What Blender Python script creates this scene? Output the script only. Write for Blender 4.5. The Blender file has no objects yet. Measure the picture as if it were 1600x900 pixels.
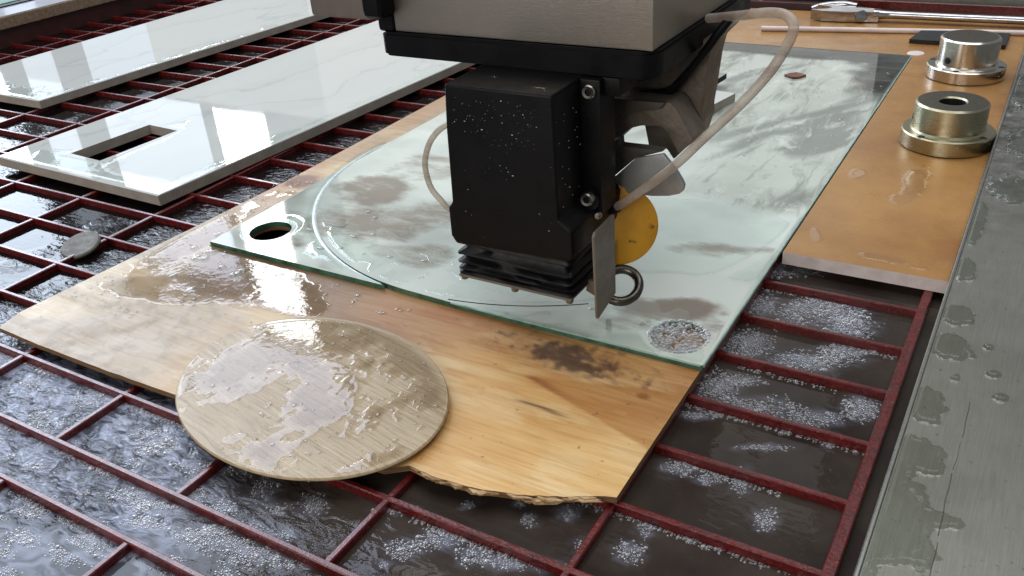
import bpy, bmesh, math, random
import numpy as np
from mathutils import Matrix, Vector, geometry

D = 0.1                      # all lengths below are in decimetres; meshes are stored in metres
scene = bpy.context.scene
col = scene.collection
random.seed(4)
RNG = np.random.RandomState(11)

# ------------------------------------------------------------------ camera
cam_d = bpy.data.cameras.new('camera')
cam = bpy.data.objects.new('camera', cam_d)
col.objects.link(cam)
Rr = np.array([[0.85907, 0.50735, -0.06779], [0.20081, -0.45587, -0.8671], [-0.47083, 0.73128, -0.49351]])
rx_, ry_, rz_ = Rr[0], -Rr[1], -Rr[2]
cam.matrix_world = Matrix(((rx_[0], ry_[0], rz_[0], 4.37272 * D), (rx_[1], ry_[1], rz_[1], -4.29227 * D),
                           (rx_[2], ry_[2], rz_[2], 3.00192 * D), (0, 0, 0, 1)))
cam_d.sensor_width = 36
cam_d.lens = 31.109
cam_d.clip_start = 0.01
cam_d.clip_end = 100
scene.camera = cam

# ------------------------------------------------------------------ light
scene.view_settings.view_transform = 'Standard'
scene.view_settings.look = 'None'
scene.view_settings.exposure = 0.12
scene.view_settings.gamma = 1.0
world = bpy.data.worlds.new('World')
scene.world = world
world.use_nodes = True
bg = world.node_tree.nodes['Background']
bg.inputs[0].default_value = (0.95, 0.97, 1.0, 1)
bg.inputs[1].default_value = 0.19
scene.cycles.max_bounces = 8
scene.cycles.transparent_max_bounces = 16
scene.cycles.caustics_reflective = False
scene.cycles.caustics_refractive = False
scene.cycles.sample_clamp_indirect = 6.0


def area(name, loc, rot, sx, sy, radiance, color):
    l = bpy.data.lights.new(name, 'AREA')
    l.shape = 'RECTANGLE'
    l.size, l.size_y = sx * D, sy * D
    l.energy = radiance * math.pi * sx * sy * D * D
    l.color = color
    o = bpy.data.objects.new(name, l)
    col.objects.link(o)
    o.location = Vector(loc) * D
    o.rotation_euler = rot
    return o


# daylight openings in the far wall of the workshop, posts between them
WALL_Y = 40.0


def opening(az0, az1, z0, z1, radiance, color=(0.78, 0.88, 1.0)):
    k = WALL_Y + 4.29
    x0, x1 = 4.37 + k * math.tan(math.radians(az0)), 4.37 + k * math.tan(math.radians(az1))
    area('far_wall_light', ((x0 + x1) / 2, WALL_Y, (z0 + z1) / 2), (-math.pi / 2, 0, 0), x1 - x0, z1 - z0, radiance, color)


BLUE = (0.74, 0.85, 1.0)
opening(-80, -61.6, 2, 17, 1.0, BLUE)
opening(-80, -61.6, 17, 44, 8.5, BLUE)
opening(-80, -57.3, 45, 190, 6.5, BLUE)
opening(-60.4, -58.8, 2, 17, 0.9, BLUE)
opening(-60.4, -58.8, 17, 44, 1.7, BLUE)
opening(-57.1, -53.45, 2, 17.0, 0.9, BLUE)
opening(-57.1, -51.6, 17.0, 24.5, 1.8, BLUE)
opening(-57.1, -51.6, 24.5, 33, 4.5, (0.72, 0.80, 1.0))
opening(-50.9, -47.9, 17.2, 36, 12.0, (0.95, 0.98, 1.0))
opening(-57.1, -46.5, 37, 66, 6.0, (0.70, 0.78, 1.0))
# dim area lamps added in place of the paler, daylit far wall
opening(-53.45, -44.0, 2, 16.8, 0.42, (0.98, 1.0, 0.97))
opening(-44, -9.0, 2, 40, 0.6, (1.0, 1.0, 0.95))
# added soft fill lamps, one overhead and one low behind the camera
area('fill_light', (0, 8, 34), (0, -0.05, 0), 40, 30, 2.35, (0.96, 0.98, 1.0))
area('fill_light', (-6, -34, 13), (1.25, 0, 0), 34, 18, 3.2, (1.0, 0.95, 0.88))


# ------------------------------------------------------------------ numpy noise
_T = np.random.RandomState(7).rand(256, 256)


def vnoise(x, y):
    xi, yi = np.floor(x).astype(int), np.floor(y).astype(int)
    fx, fy = x - xi, y - yi
    fx, fy = fx * fx * (3 - 2 * fx), fy * fy * (3 - 2 * fy)
    a, b = _T[xi % 256, yi % 256], _T[(xi + 1) % 256, yi % 256]
    c, d = _T[xi % 256, (yi + 1) % 256], _T[(xi + 1) % 256, (yi + 1) % 256]
    return (a * (1 - fx) + b * fx) * (1 - fy) + (c * (1 - fx) + d * fx) * fy


def fbm(x, y, o=4, s=0.0):
    r, a, t = 0, 1.0, 0
    for i in range(o):
        r = r + a * vnoise(x * 2 ** i + 17.3 * i + s, y * 2 ** i + 31.7 * i - s)
        t += a
        a *= 0.5
    return r / t


def sstep(a, b, x):
    t = np.clip((x - a) / (b - a), 0, 1)
    return t * t * (3 - 2 * t)


def blob(X, Y, cx, cy, rx, ry, rot=0):
    c, s = math.cos(rot), math.sin(rot)
    u, v = ((X - cx) * c + (Y - cy) * s) / rx, (-(X - cx) * s + (Y - cy) * c) / ry
    return 1 - np.sqrt(u * u + v * v)


# ------------------------------------------------------------------ materials
def srgb(r, g, b):
    f = lambda v: (v / 255 / 12.92) if v / 255 <= 0.04045 else ((v / 255 + 0.055) / 1.055) ** 2.4
    return (f(r), f(g), f(b), 1)


class Mat:
    def __init__(s, name):
        s.m = bpy.data.materials.new(name)
        s.m.use_nodes = True
        s.nt = s.m.node_tree
        s.b = s.nt.nodes['Principled BSDF']
        s.out = s.nt.nodes['Material Output']
        g = s.nt.nodes.new('ShaderNodeNewGeometry')
        v = s.nt.nodes.new('ShaderNodeVectorMath')
        v.operation = 'SCALE'
        v.inputs['Scale'].default_value = 1 / D
        s.nt.links.new(g.outputs['Position'], v.inputs[0])
        s.pos = v.outputs[0]

    def n(s, t, **kw):
        nd = s.nt.nodes.new('ShaderNode' + t)
        for k, v in kw.items():
            if k in nd.inputs:
                if isinstance(v, bpy.types.NodeSocket):
                    s.nt.links.new(v, nd.inputs[k])
                else:
                    nd.inputs[k].default_value = v
            else:
                setattr(nd, k, v)
        return nd

    def l(s, a, b):
        s.nt.links.new(a, b)

    def map(s, scale=(1, 1, 1), rot=(0, 0, 0), loc=(0, 0, 0)):
        return s.n('Mapping', Vector=s.pos, Scale=scale, Rotation=rot, Location=loc).outputs[0]

    def noise(s, scale, detail=4, rough=0.55, vec=None, dist=0.0):
        return s.n('TexNoise', Vector=vec or s.pos, Scale=scale, Detail=detail, Roughness=rough, Distortion=dist).outputs['Fac']

    def ramp(s, fac, stops, interp='LINEAR'):
        r = s.n('ValToRGB', Fac=fac)
        e = r.color_ramp.elements
        r.color_ramp.interpolation = interp
        while len(e) < len(stops):
            e.new(0.5)
        for k, (p, c) in enumerate(stops):
            e[k].position = p
            e[k].color = c if len(c) == 4 else (*c, 1)
        return r.outputs['Color']

    def gray(s, fac, p0, p1, v0=0.0, v1=1.0):
        m = s.n('MapRange', Value=fac)
        m.inputs['From Min'].default_value, m.inputs['From Max'].default_value = p0, p1
        m.inputs['To Min'].default_value, m.inputs['To Max'].default_value = v0, v1
        return m.outputs[0]

    def mix(s, fac, a, b, blend='MIX'):
        m = s.n('Mix', data_type='RGBA', blend_type=blend)
        for sock, v in ((m.inputs[0], fac), (m.inputs[6], a), (m.inputs[7], b)):
            if isinstance(v, bpy.types.NodeSocket):
                s.l(v, sock)
            else:
                sock.default_value = v
        return m.outputs[2]

    def math(s, op, a, b=0.0):
        m = s.n('Math', operation=op)
        for sock, v in ((m.inputs[0], a), (m.inputs[1], b)):
            if isinstance(v, bpy.types.NodeSocket):
                s.l(v, sock)
            else:
                sock.default_value = v
        return m.outputs[0]

    def attr(s, name):
        return s.n('Attribute', attribute_name=name)

    def set(s, **kw):
        names = dict(color='Base Color', rough='Roughness', metal='Metallic', normal='Normal', coat='Coat Weight',
                     coatr='Coat Roughness', ior='IOR', spec='Specular IOR Level', trans='Transmission Weight', aniso='Anisotropic',
                     alpha='Alpha', sheen='Sheen Weight', sss='Subsurface Weight')
        for k, v in kw.items():
            i = s.b.inputs[names[k]]
            if isinstance(v, bpy.types.NodeSocket):
                s.l(v, i)
            else:
                i.default_value = v
        return s

    def bump(s, h, strength=0.3, dist=0.02, normal=None):
        b = s.n('Bump', Height=h, Strength=strength, Distance=dist * D)
        if normal:
            s.l(normal, b.inputs['Normal'])
        return b.outputs[0]


def pbr(name, c1, c2, scale=4.0, rough=0.4, metal=0.0, bump=0.0, bscale=30, stretch=(1, 1, 1), coat=0.0, rvar=0.12, spec=0.5):
    m = Mat(name)
    v = m.map(stretch)
    f = m.gray(m.noise(scale, 6, 0.6, v), 0.3, 0.7)
    m.set(color=m.mix(f, c1, c2), rough=m.gray(m.noise(scale * 2.3, 4, 0.6, v), 0.25, 0.75, max(0, rough - rvar), rough + rvar),
          metal=metal, coat=coat, coatr=0.05, spec=spec)
    if bump:
        m.set(normal=m.bump(m.noise(bscale, 4, 0.6, v), bump, 0.01))
    return m.m


MT = {}


def wet_clear(name, tint, ior=1.33, rough=0.02, bump=0.0, bscale=8, extra=0.0, soft=False):
    """thin clear layer: see-through, tinted, with a Fresnel gloss"""
    m = Mat(name)
    t = m.n('BsdfTransparent', Color=tint)
    g = m.n('BsdfGlossy', Roughness=rough, Color=(1, 1, 1, 1))
    fr = m.n('Fresnel', IOR=ior)
    if bump:
        nb = m.bump(m.noise(bscale, 3, 0.5), bump, 0.01)
        m.l(nb, g.inputs['Normal'])
        m.l(nb, fr.inputs['Normal'])
    mx = m.n('MixShader')
    front = m.math('SUBTRACT', 1.0, m.n('NewGeometry').outputs['Backfacing'])
    if soft:        # thin wet fringe: gloss and darkening fade out with the depth of the film
        th = m.attr('thk').outputs['Fac']
        m.l(m.mix(m.gray(th, 0.0, 0.8), (0.97, 0.95, 0.92, 1), tint), t.inputs['Color'])
        front = m.math('MULTIPLY', front, m.gray(th, 0.0, 0.16))
    m.l(m.math('MULTIPLY', fr.outputs[0] if not extra else m.math('ADD', fr.outputs[0], extra), front), mx.inputs[0])
    m.l(t.outputs[0], mx.inputs[1])
    m.l(g.outputs[0], mx.inputs[2])
    m.l(mx.outputs[0], m.out.inputs['Surface'])
    return m.m


MT['film'] = wet_clear('water_film', (0.72, 0.68, 0.60, 1), 1.33, 0.02, 0.25, 9)
MT['film_wood'] = wet_clear('water_film_on_wood', (0.74, 0.69, 0.61, 1), 1.37, 0.03, 0.06, 16, soft=True)
MT['film_clear'] = wet_clear('water_film_clear', (0.93, 0.96, 0.95, 1), 1.33, 0.02, 0.15, 8)
MT['film_board'] = wet_clear('water_film_on_board', (0.97, 0.96, 0.95, 1), 1.42, 0.06, 0.05, 12)
MT['film_rail'] = wet_clear('water_film_on_metal', (0.80, 0.82, 0.78, 1), 1.33, 0.02, 0.04, 8)
MT['drop'] = wet_clear('water_drop', (0.85, 0.85, 0.83, 1), 1.4, 0.01, 0, 8, 0.03)


def mk_bubble():
    m = Mat('foam_bubble')
    t = m.n('BsdfTransparent', Color=(0.9, 0.9, 0.92, 1))
    g = m.n('BsdfGlossy', Roughness=0.05, Color=(1, 1, 1, 1))
    d = m.n('BsdfDiffuse', Color=(0.80, 0.81, 0.84, 1))
    lw = m.n('LayerWeight', Blend=0.30)
    a = m.n('MixShader')
    m.l(m.gray(lw.outputs['Facing'], 0.0, 1.0, 0.05, 0.8), a.inputs[0])
    m.l(t.outputs[0], a.inputs[1])
    m.l(g.outputs[0], a.inputs[2])
    b = m.n('MixShader')
    m.l(m.gray(lw.outputs['Facing'], 0.10, 0.8, 0.08, 0.68), b.inputs[0])
    m.l(a.outputs[0], b.inputs[1])
    m.l(d.outputs[0], b.inputs[2])
    m.l(b.outputs[0], m.out.inputs['Surface'])
    return m.m


MT['bubble'] = mk_bubble()


def mk_water():
    m = Mat('tank_water')
    rip = m.attr('rip').outputs['Fac']
    murk = m.gray(m.noise(1.3, 4, 0.6), 0.35, 0.7)
    v = m.map((1, 1.9, 1), (0, 0, 0.7))
    n1 = m.noise(6.5, 2, 0.45, v, 1.3)
    n2 = m.noise(19, 3, 0.5, v, 0.6)
    h = m.math('ADD', n1, m.math('MULTIPLY', n2, 0.28))
    froth_sheen = m.math('MULTIPLY', m.attr('froth_sheen').outputs['Fac'], m.gray(n1, 0.38, 0.62, 0.25, 1.0))  # foam whitening plus painted sky sheen
    wc = m.mix(m.attr('water_tone').outputs['Fac'], srgb(20, 15, 15), m.mix(murk, srgb(54, 45, 42), srgb(86, 77, 69)))  # body colour near black at the left, grey-brown towards the right
    m.set(color=m.mix(froth_sheen, wc, srgb(150, 157, 178)), rough=0.02, ior=1.33)
    b = m.n('Bump', Height=m.math('MULTIPLY', h, rip), Strength=1.0, Distance=0.032 * D)
    m.set(normal=b.outputs[0])
    t = m.n('BsdfTransparent', Color=(0.62, 0.5, 0.45, 1))
    mx = m.n('MixShader')
    m.l(m.gray(froth_sheen, 0.0, 0.5, 0.7, 1.0), mx.inputs[0])
    m.l(t.outputs[0], mx.inputs[1])
    m.l(m.b.outputs[0], mx.inputs[2])
    gl = m.n('BsdfGlossy', Roughness=0.02)
    m.l(b.outputs[0], gl.inputs['Normal'])
    fr = m.n('Fresnel', IOR=1.33)
    m.l(b.outputs[0], fr.inputs['Normal'])
    front = m.math('SUBTRACT', 1.0, m.n('NewGeometry').outputs['Backfacing'])
    m.set(spec=0.0)
    m2 = m.n('MixShader')
    m.l(m.math('MULTIPLY', fr.outputs[0], front), m2.inputs[0])
    m.l(mx.outputs[0], m2.inputs[1])
    m.l(gl.outputs[0], m2.inputs[2])
    m.l(m2.outputs[0], m.out.inputs['Surface'])
    return m.m


MT['water'] = mk_water()


def mk_red():
    m = Mat('red_painted_steel')
    f = m.gray(m.noise(9, 5, 0.65), 0.35, 0.7)
    c = m.mix(f, srgb(102, 24, 24), srgb(68, 15, 17))
    c = m.mix(m.gray(m.noise(40, 3, 0.7), 0.60, 0.70, 0, 0.6), c, srgb(140, 74, 68))
    c = m.mix(m.gray(m.noise(3.5, 5, 0.7), 0.55, 0.7, 0, 0.55), c, srgb(70, 26, 24))
    m.set(color=c, rough=m.gray(m.noise(14, 4, 0.6), 0.3, 0.7, 0.16, 0.42), coat=0.35, coatr=0.08,
          normal=m.bump(m.noise(45, 4, 0.6), 0.35, 0.01))
    return m.m


MT['red'] = mk_red()


def mk_ply():
    m = Mat('plywood')
    a = m.attr('col').outputs['Color']
    v = m.map((0.55, 7.5, 1), (0, 0, 0.05))
    g = m.noise(2.2, 7, 0.62, v, 1.6)
    fine = m.noise(6, 6, 0.7, m.map((1.2, 24, 1), (0, 0, 0.05)), 0.4)
    c = m.mix(m.gray(g, 0.42, 0.66, 0, 0.72), a, m.mix(1.0, a, (0.76, 0.62, 0.43, 1), 'MULTIPLY'))
    c = m.mix(m.gray(fine, 0.56, 0.74, 0, 0.5), c, m.mix(1.0, a, (0.62, 0.48, 0.33, 1), 'MULTIPLY'))
    c = m.mix(m.gray(m.noise(28, 2, 0.5), 0.70, 0.76, 0, 0.55), c, srgb(84, 60, 40))
    m.set(color=c, rough=m.gray(m.noise(5, 4), 0.3, 0.7, 0.30, 0.5), spec=0.4, normal=m.bump(fine, 0.18, 0.01))
    return m.m


MT['ply'] = mk_ply()
MT['ply_edge'] = pbr('plywood_edge', srgb(150, 116, 76), srgb(80, 55, 34), 5, 0.7, 0, 0.5, 30, (1, 1, 30))
MT['splinter'] = pbr('torn_wood_fibre', srgb(214, 184, 138), srgb(120, 84, 52), 12, 0.75, 0, 0.3, 40)


def mk_oval():
    m = Mat('woodgrain_laminate')
    rot = (0, 0, 0.21)
    wv = m.n('TexNoise', Vector=m.map((0.9, 1.6, 1), rot), Scale=1.2, Detail=2.0).outputs['Color']
    v = m.n('VectorMath', operation='MULTIPLY_ADD')
    m.l(wv, v.inputs[0])
    v.inputs[1].default_value = (0.0, 0.16, 0)
    m.l(m.map((1, 1, 1), rot), v.inputs[2])
    v2 = m.n('Mapping', Vector=v.outputs[0], Scale=(3.0, 46, 1)).outputs[0]
    g = m.noise(1.0, 5, 0.6, v2)
    big = m.noise(1.5, 4, 0.5)
    base = m.mix(m.gray(big, 0.35, 0.65), srgb(176, 157, 125), srgb(156, 135, 100))
    c = m.mix(m.gray(g, 0.50, 0.66, 0, 0.7), base, srgb(128, 106, 74))
    c = m.mix(m.gray(g, 0.30, 0.42, 0.5, 0), c, srgb(198, 182, 152))
    m.set(color=c, rough=0.34, spec=0.45, normal=m.bump(g, 0.35, 0.012))
    return m.m


MT['oval'] = mk_oval()
MT['oval_edge'] = pbr('laminate_edge', srgb(206, 190, 160), srgb(150, 128, 98), 8, 0.6)


def mk_marble():
    m = Mat('polished_marble_tile')
    w = m.n('TexNoise', Vector=m.pos, Scale=0.7, Detail=5.0, Roughness=0.6).outputs['Color']
    vv = m.n('VectorMath', operation='MULTIPLY_ADD')
    m.l(w, vv.inputs[0])
    vv.inputs[1].default_value = (1.1, 1.1, 0)
    m.l(m.pos, vv.inputs[2])
    n = m.noise(0.55, 3, 0.5, m.n('Mapping', Vector=vv.outputs[0], Scale=(1.3, 0.55, 1), Rotation=(0, 0, 0.9)).outputs[0])
    vein = m.gray(m.math('ABSOLUTE', m.math('SUBTRACT', n, 0.5)), 0.0, 0.012, 0.26, 0)
    soft = m.gray(m.math('ABSOLUTE', m.math('SUBTRACT', n, 0.47)), 0.0, 0.10, 0.25, 0)
    c = m.mix(soft, srgb(190, 193, 189), srgb(174, 178, 176))
    c = m.mix(vein, c, srgb(132, 134, 134))
    c = m.mix(m.gray(m.noise(9, 4, 0.6), 0.55, 0.8, 0, 0.22), c, srgb(182, 186, 182))
    m.set(color=c, rough=m.gray(m.noise(3, 4), 0.3, 0.7, 0.015, 0.04), ior=1.52)
    return m.m


MT['marble'] = mk_marble()
MT['tile_edge'] = pbr('cut_ceramic_edge', srgb(168, 160, 150), srgb(146, 139, 130), 6, 0.6, 0, 0.15, 50)


def mk_glass_top():
    m = Mat('wet_glass_with_residue')
    a = m.attr('col').outputs['Color']
    al = m.attr('milk').outputs['Fac']
    n = m.noise(3.2, 6, 0.65, m.map((1, 1.6, 1), (0, 0, 0.4)))
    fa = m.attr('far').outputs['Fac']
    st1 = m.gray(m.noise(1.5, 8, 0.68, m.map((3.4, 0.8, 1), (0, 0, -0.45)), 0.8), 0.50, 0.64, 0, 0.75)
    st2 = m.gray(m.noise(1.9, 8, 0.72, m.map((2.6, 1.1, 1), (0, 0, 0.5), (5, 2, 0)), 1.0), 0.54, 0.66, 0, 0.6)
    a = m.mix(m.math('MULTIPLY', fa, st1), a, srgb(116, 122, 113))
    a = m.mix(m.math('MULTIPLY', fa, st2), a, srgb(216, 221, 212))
    speck = m.gray(m.noise(45, 2, 0.5), 0.68, 0.78, 0, 0.35)
    c = m.mix(m.gray(n, 0.35, 0.7, 0, 0.35), a, m.mix(1.0, a, (0.86, 0.88, 0.86, 1), 'MULTIPLY'))
    c = m.mix(speck, c, srgb(214, 222, 214))
    sm = m.attr('smear').outputs['Fac']
    nd = m.noise(3.0, 9, 0.72, m.map((1.0, 2.6, 1), (0, 0, 0.35)), 0.4)
    sf = m.gray(m.math('ADD', sm, m.math('MULTIPLY', m.math('SUBTRACT', nd, 0.5), 1.9)), 0.22, 0.9, 0, 0.85)
    c = m.mix(m.math('MULTIPLY', sf, m.gray(sm, 0.0, 0.25)), c, srgb(124, 111, 97))
    m.set(color=c, rough=0.05, ior=1.5, normal=m.bump(m.noise(5, 3, 0.5), 0.05, 0.01))
    t = m.n('BsdfTransparent', Color=(0.82, 0.92, 0.87, 1))
    g = m.n('BsdfGlossy', Roughness=0.02)
    fr = m.n('Fresnel', IOR=1.6)
    s1 = m.n('MixShader')
    m.l(fr.outputs[0], s1.inputs[0])
    m.l(t.outputs[0], s1.inputs[1])
    m.l(g.outputs[0], s1.inputs[2])
    s2 = m.n('MixShader')
    m.l(al, s2.inputs[0])
    m.l(s1.outputs[0], s2.inputs[1])
    m.l(m.b.outputs[0], s2.inputs[2])
    m.l(s2.outputs[0], m.out.inputs['Surface'])
    return m.m


MT['glass_top'] = mk_glass_top()


def mk_glass_edge():
    m = Mat('green_glass_edge')
    n = m.noise(10, 3)
    m.set(color=m.mix(m.gray(n, 0.3, 0.7), srgb(24, 66, 52), srgb(70, 122, 102)), rough=0.08, ior=1.5, coat=0.5)
    return m.m


MT['glass_edge'] = mk_glass_edge()
MT['glass_bottom'] = wet_clear('glass_underside', (0.9, 0.96, 0.93, 1), 1.2)
MT['kerf'] = pbr('kerf_water_glint', srgb(214, 230, 232), srgb(170, 192, 196), 14, 0.2, 0, 0.3, 30, coat=0.5)  # window reflection on the kerf water put in as white-blue colour
MT['glass_cut'] = pbr('pale_cut_glass_lip', srgb(176, 206, 196), srgb(120, 160, 148), 12, 0.08, 0, 0.1, 30, coat=0.6)


def mk_hard():
    m = Mat('brown_hardboard')
    n = m.noise(1.6, 6, 0.6)
    c = m.mix(m.gray(n, 0.35, 0.68), srgb(168, 124, 70), srgb(146, 104, 57))
    c = m.mix(m.gray(m.noise(60, 3, 0.7), 0.5, 0.8, 0, 0.4), c, srgb(140, 90, 46))
    c = m.mix(m.gray(m.noise(0.9, 3, 0.5, m.map((1, 1, 1), (0, 0, 0), (3, 9, 0))), 0.62, 0.75, 0, 0.55), c, srgb(128, 72, 38))
    m.set(color=c, rough=m.gray(m.noise(4, 4), 0.3, 0.7, 0.2, 0.4), spec=0.5, normal=m.bump(m.noise(30, 4), 0.08, 0.01))
    return m.m


MT['hard'] = mk_hard()
MT['hard_core'] = pbr('pale_board_core', srgb(232, 220, 218), srgb(206, 192, 190), 10, 0.6)
MT['pale_mark'] = pbr('dried_pale_mark', srgb(184, 140, 84), srgb(172, 128, 72), 8, 0.35)


def mk_steel(name, c1, c2, rough, stretch, bump=0.12, aniso=0.0, metal=1.0, dk=0.4):
    m = Mat(name)
    v = m.map(stretch)
    n = m.noise(3, 6, 0.65, v)
    c = m.mix(m.gray(n, 0.3, 0.7), c1, c2)
    c = m.mix(m.gray(m.noise(2.5, 5, 0.6), 0.5, 0.75, 0, dk), c, tuple(x * 0.62 for x in c1[:3]) + (1,))
    m.set(color=c, metal=metal, rough=m.gray(n, 0.3, 0.7, rough - 0.06, rough + 0.06), aniso=aniso,
          normal=m.bump(n, bump, 0.004))
    return m.m


MT['brushed'] = mk_steel('brushed_steel', srgb(186, 178, 167), srgb(166, 158, 148), 0.38, (3, 110, 110), 0.3, 0, 0.95, 0.25)


def mk_rail():
    m = Mat('worn_zinc_plate')
    n = m.noise(4, 6, 0.65, m.map((40, 1.2, 1)))
    b = m.noise(1.4, 6, 0.6)
    c = m.mix(m.gray(n, 0.3, 0.7), srgb(158, 156, 148), srgb(140, 139, 131))
    c = m.mix(m.gray(b, 0.48, 0.66, 0, 0.6), c, srgb(112, 112, 104))
    far = m.gray(m.n('SeparateXYZ', Vector=m.pos).outputs['Y'], 1.5, 4.0)
    mott = m.gray(m.noise(5, 6, 0.7), 0.42, 0.62)
    c = m.mix(m.math('MULTIPLY', far, mott), c, srgb(72, 76, 72))
    c = m.mix(m.math('MULTIPLY', far, m.gray(m.noise(9, 5, 0.7), 0.58, 0.7)), c, srgb(190, 192, 188))
    c = m.mix(m.gray(m.noise(24, 3, 0.6), 0.66, 0.74, 0, 0.6), c, srgb(96, 88, 78))
    m.set(color=c, metal=0.75, rough=m.gray(b, 0.3, 0.7, 0.28, 0.46), normal=m.bump(n, 0.12, 0.006))
    return m.m


MT['rail'] = mk_rail()
MT['rail_edge'] = mk_steel('bright_rail_edge', srgb(205, 205, 200), srgb(150, 150, 146), 0.3, (1, 6, 6))
MT['black'] = pbr('black_anodised', srgb(7, 7, 10), srgb(12, 12, 15), 3, 0.45, 0, 0.12, 60, spec=0.2)
MT['black_gloss'] = pbr('black_plate', srgb(7, 7, 10), srgb(12, 12, 15), 3, 0.38, 0, 0.05, 40, spec=0.2)
MT['rubber'] = pbr('black_bellows_rubber', srgb(8, 8, 10), srgb(18, 18, 21), 7, 0.45, 0, 0.2, 20, spec=0.25)
MT['cast'] = pbr('dusty_cast_aluminium', srgb(130, 120, 107), srgb(96, 87, 77), 5, 0.55, 0.25, 0.5, 30)
MT['cast_dark'] = pbr('dark_cast_metal', srgb(96, 90, 82), srgb(72, 67, 61), 5, 0.6, 0.1, 0.3, 30)
MT['shield'] = pbr('grey_sheet_shield', srgb(160, 162, 160), srgb(140, 142, 140), 3, 0.32, 0.3, 0.05, 40)
MT['plate'] = pbr('grey_steel_plate', srgb(128, 121, 112), srgb(108, 101, 94), 6, 0.5, 0.25, 0.1, 50)
MT['ring_metal'] = mk_steel('dark_ring_metal', srgb(112, 108, 100), srgb(74, 70, 64), 0.3, (6, 6, 6))
MT['side_steel'] = pbr('dull_side_housing', srgb(128, 118, 112), srgb(112, 103, 98), 3, 0.5, 0.3, 0.1, 60)
MT['bolt'] = mk_steel('bolt_steel', srgb(190, 186, 178), srgb(140, 136, 130), 0.3, (5, 5, 5))
MT['dark'] = pbr('dark_hole', srgb(8, 8, 8), srgb(14, 13, 12), 3, 0.7)


def mk_yellow():
    m = Mat('stained_yellow_rubber')
    c = m.mix(m.gray(m.noise(4, 5, 0.6), 0.35, 0.7), srgb(220, 162, 44), srgb(196, 136, 34))
    c = m.mix(m.gray(m.noise(13, 6, 0.7), 0.60, 0.68, 0, 0.85), c, srgb(84, 54, 22))
    m.set(color=c, rough=0.45)
    return m.m


MT['yellow'] = mk_yellow()


def mk_hose():
    m = Mat('clear_plastic_hose')
    t = m.n('BsdfTransparent', Color=(0.80, 0.76, 0.72, 1))
    mx = m.n('MixShader')
    lw = m.n('LayerWeight', Blend=0.35)
    m.set(color=m.mix(m.gray(m.noise(7, 3), 0.4, 0.65), srgb(222, 216, 206), srgb(186, 164, 152)), rough=0.15, spec=0.6)
    m.l(m.gray(lw.outputs['Facing'], 0.0, 1.0, 0.32, 0.9), mx.inputs[0])
    m.l(t.outputs[0], mx.inputs[1])
    m.l(m.b.outputs[0], mx.inputs[2])
    m.l(mx.outputs[0], m.out.inputs['Surface'])
    return m.m


MT['hose'] = mk_hose()
MT['zinc'] = mk_steel('turned_zinc', srgb(214, 208, 199), srgb(200, 194, 184), 0.2, (1, 1, 26), 0.03, dk=0.15)
MT['brassy'] = mk_steel('yellow_passivated_zinc', srgb(184, 179, 154), srgb(172, 166, 140), 0.3, (1, 1, 14), 0.02, dk=0.15)
MT['brassy_top'] = mk_steel('dull_turned_face', srgb(120, 116, 104), srgb(92, 88, 78), 0.4, (9, 9, 9), 0.2)
MT['chrome'] = mk_steel('chrome', srgb(206, 206, 210), srgb(150, 150, 154), 0.1, (3, 8, 8), 0.05)
MT['white_plastic'] = pbr('white_plastic', srgb(232, 218, 214), srgb(214, 200, 196), 5, 0.35)
MT['foam_black'] = pbr('black_rubber_strip', srgb(16, 16, 16), srgb(28, 28, 28), 6, 0.6)
MT['stone_ledge'] = pbr('speckled_stone', srgb(150, 128, 106), srgb(112, 92, 76), 22, 0.7, 0, 0.4, 30)
MT['ledge_top'] = pbr('ledge_top_sky_glare', srgb(200, 204, 214), srgb(186, 190, 200), 3, 0.08)  # sky reflected by the stone top put into its colour
MT['tank_wall'] = pbr('dark_red_tank_wall', srgb(70, 30, 28), srgb(48, 24, 24), 3, 0.5, 0, 0.2)
MT['green'] = pbr('green_painted_steel', srgb(38, 120, 78), srgb(30, 104, 66), 3, 0.4)
MT['pebble'] = pbr('grey_ceramic', srgb(104, 100, 90), srgb(80, 77, 70), 7, 0.55, 0, 0.3, 24)
MT['chip'] = pbr('brown_wood_chip', srgb(122, 74, 56), srgb(92, 52, 40), 8, 0.5)
MT['beam'] = pbr('grey_green_beam', srgb(122, 126, 116), srgb(98, 100, 92), 5, 0.5, 0.3, 0.2)
MT['speck'] = pbr('dried_white_spatter', srgb(196, 198, 200), srgb(150, 152, 156), 20, 0.4)


# ------------------------------------------------------------------ object helpers
def tag(o, label=None, cat=None, group=None, kind=None):
    if label: o['label'] = label
    if cat: o['category'] = cat
    if group: o['group'] = group
    if kind: o['kind'] = kind
    return o


def thing(name, loc, label, cat, group=None):
    o = bpy.data.objects.new(name, None)
    col.objects.link(o)
    o.empty_display_size = 0.02
    o.location = Vector(loc) * D
    return tag(o, label, cat, group)


def worldloc(o):
    v = Vector((0, 0, 0))
    while o is not None:
        v = v + o.location
        o = o.parent
    return v


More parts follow.
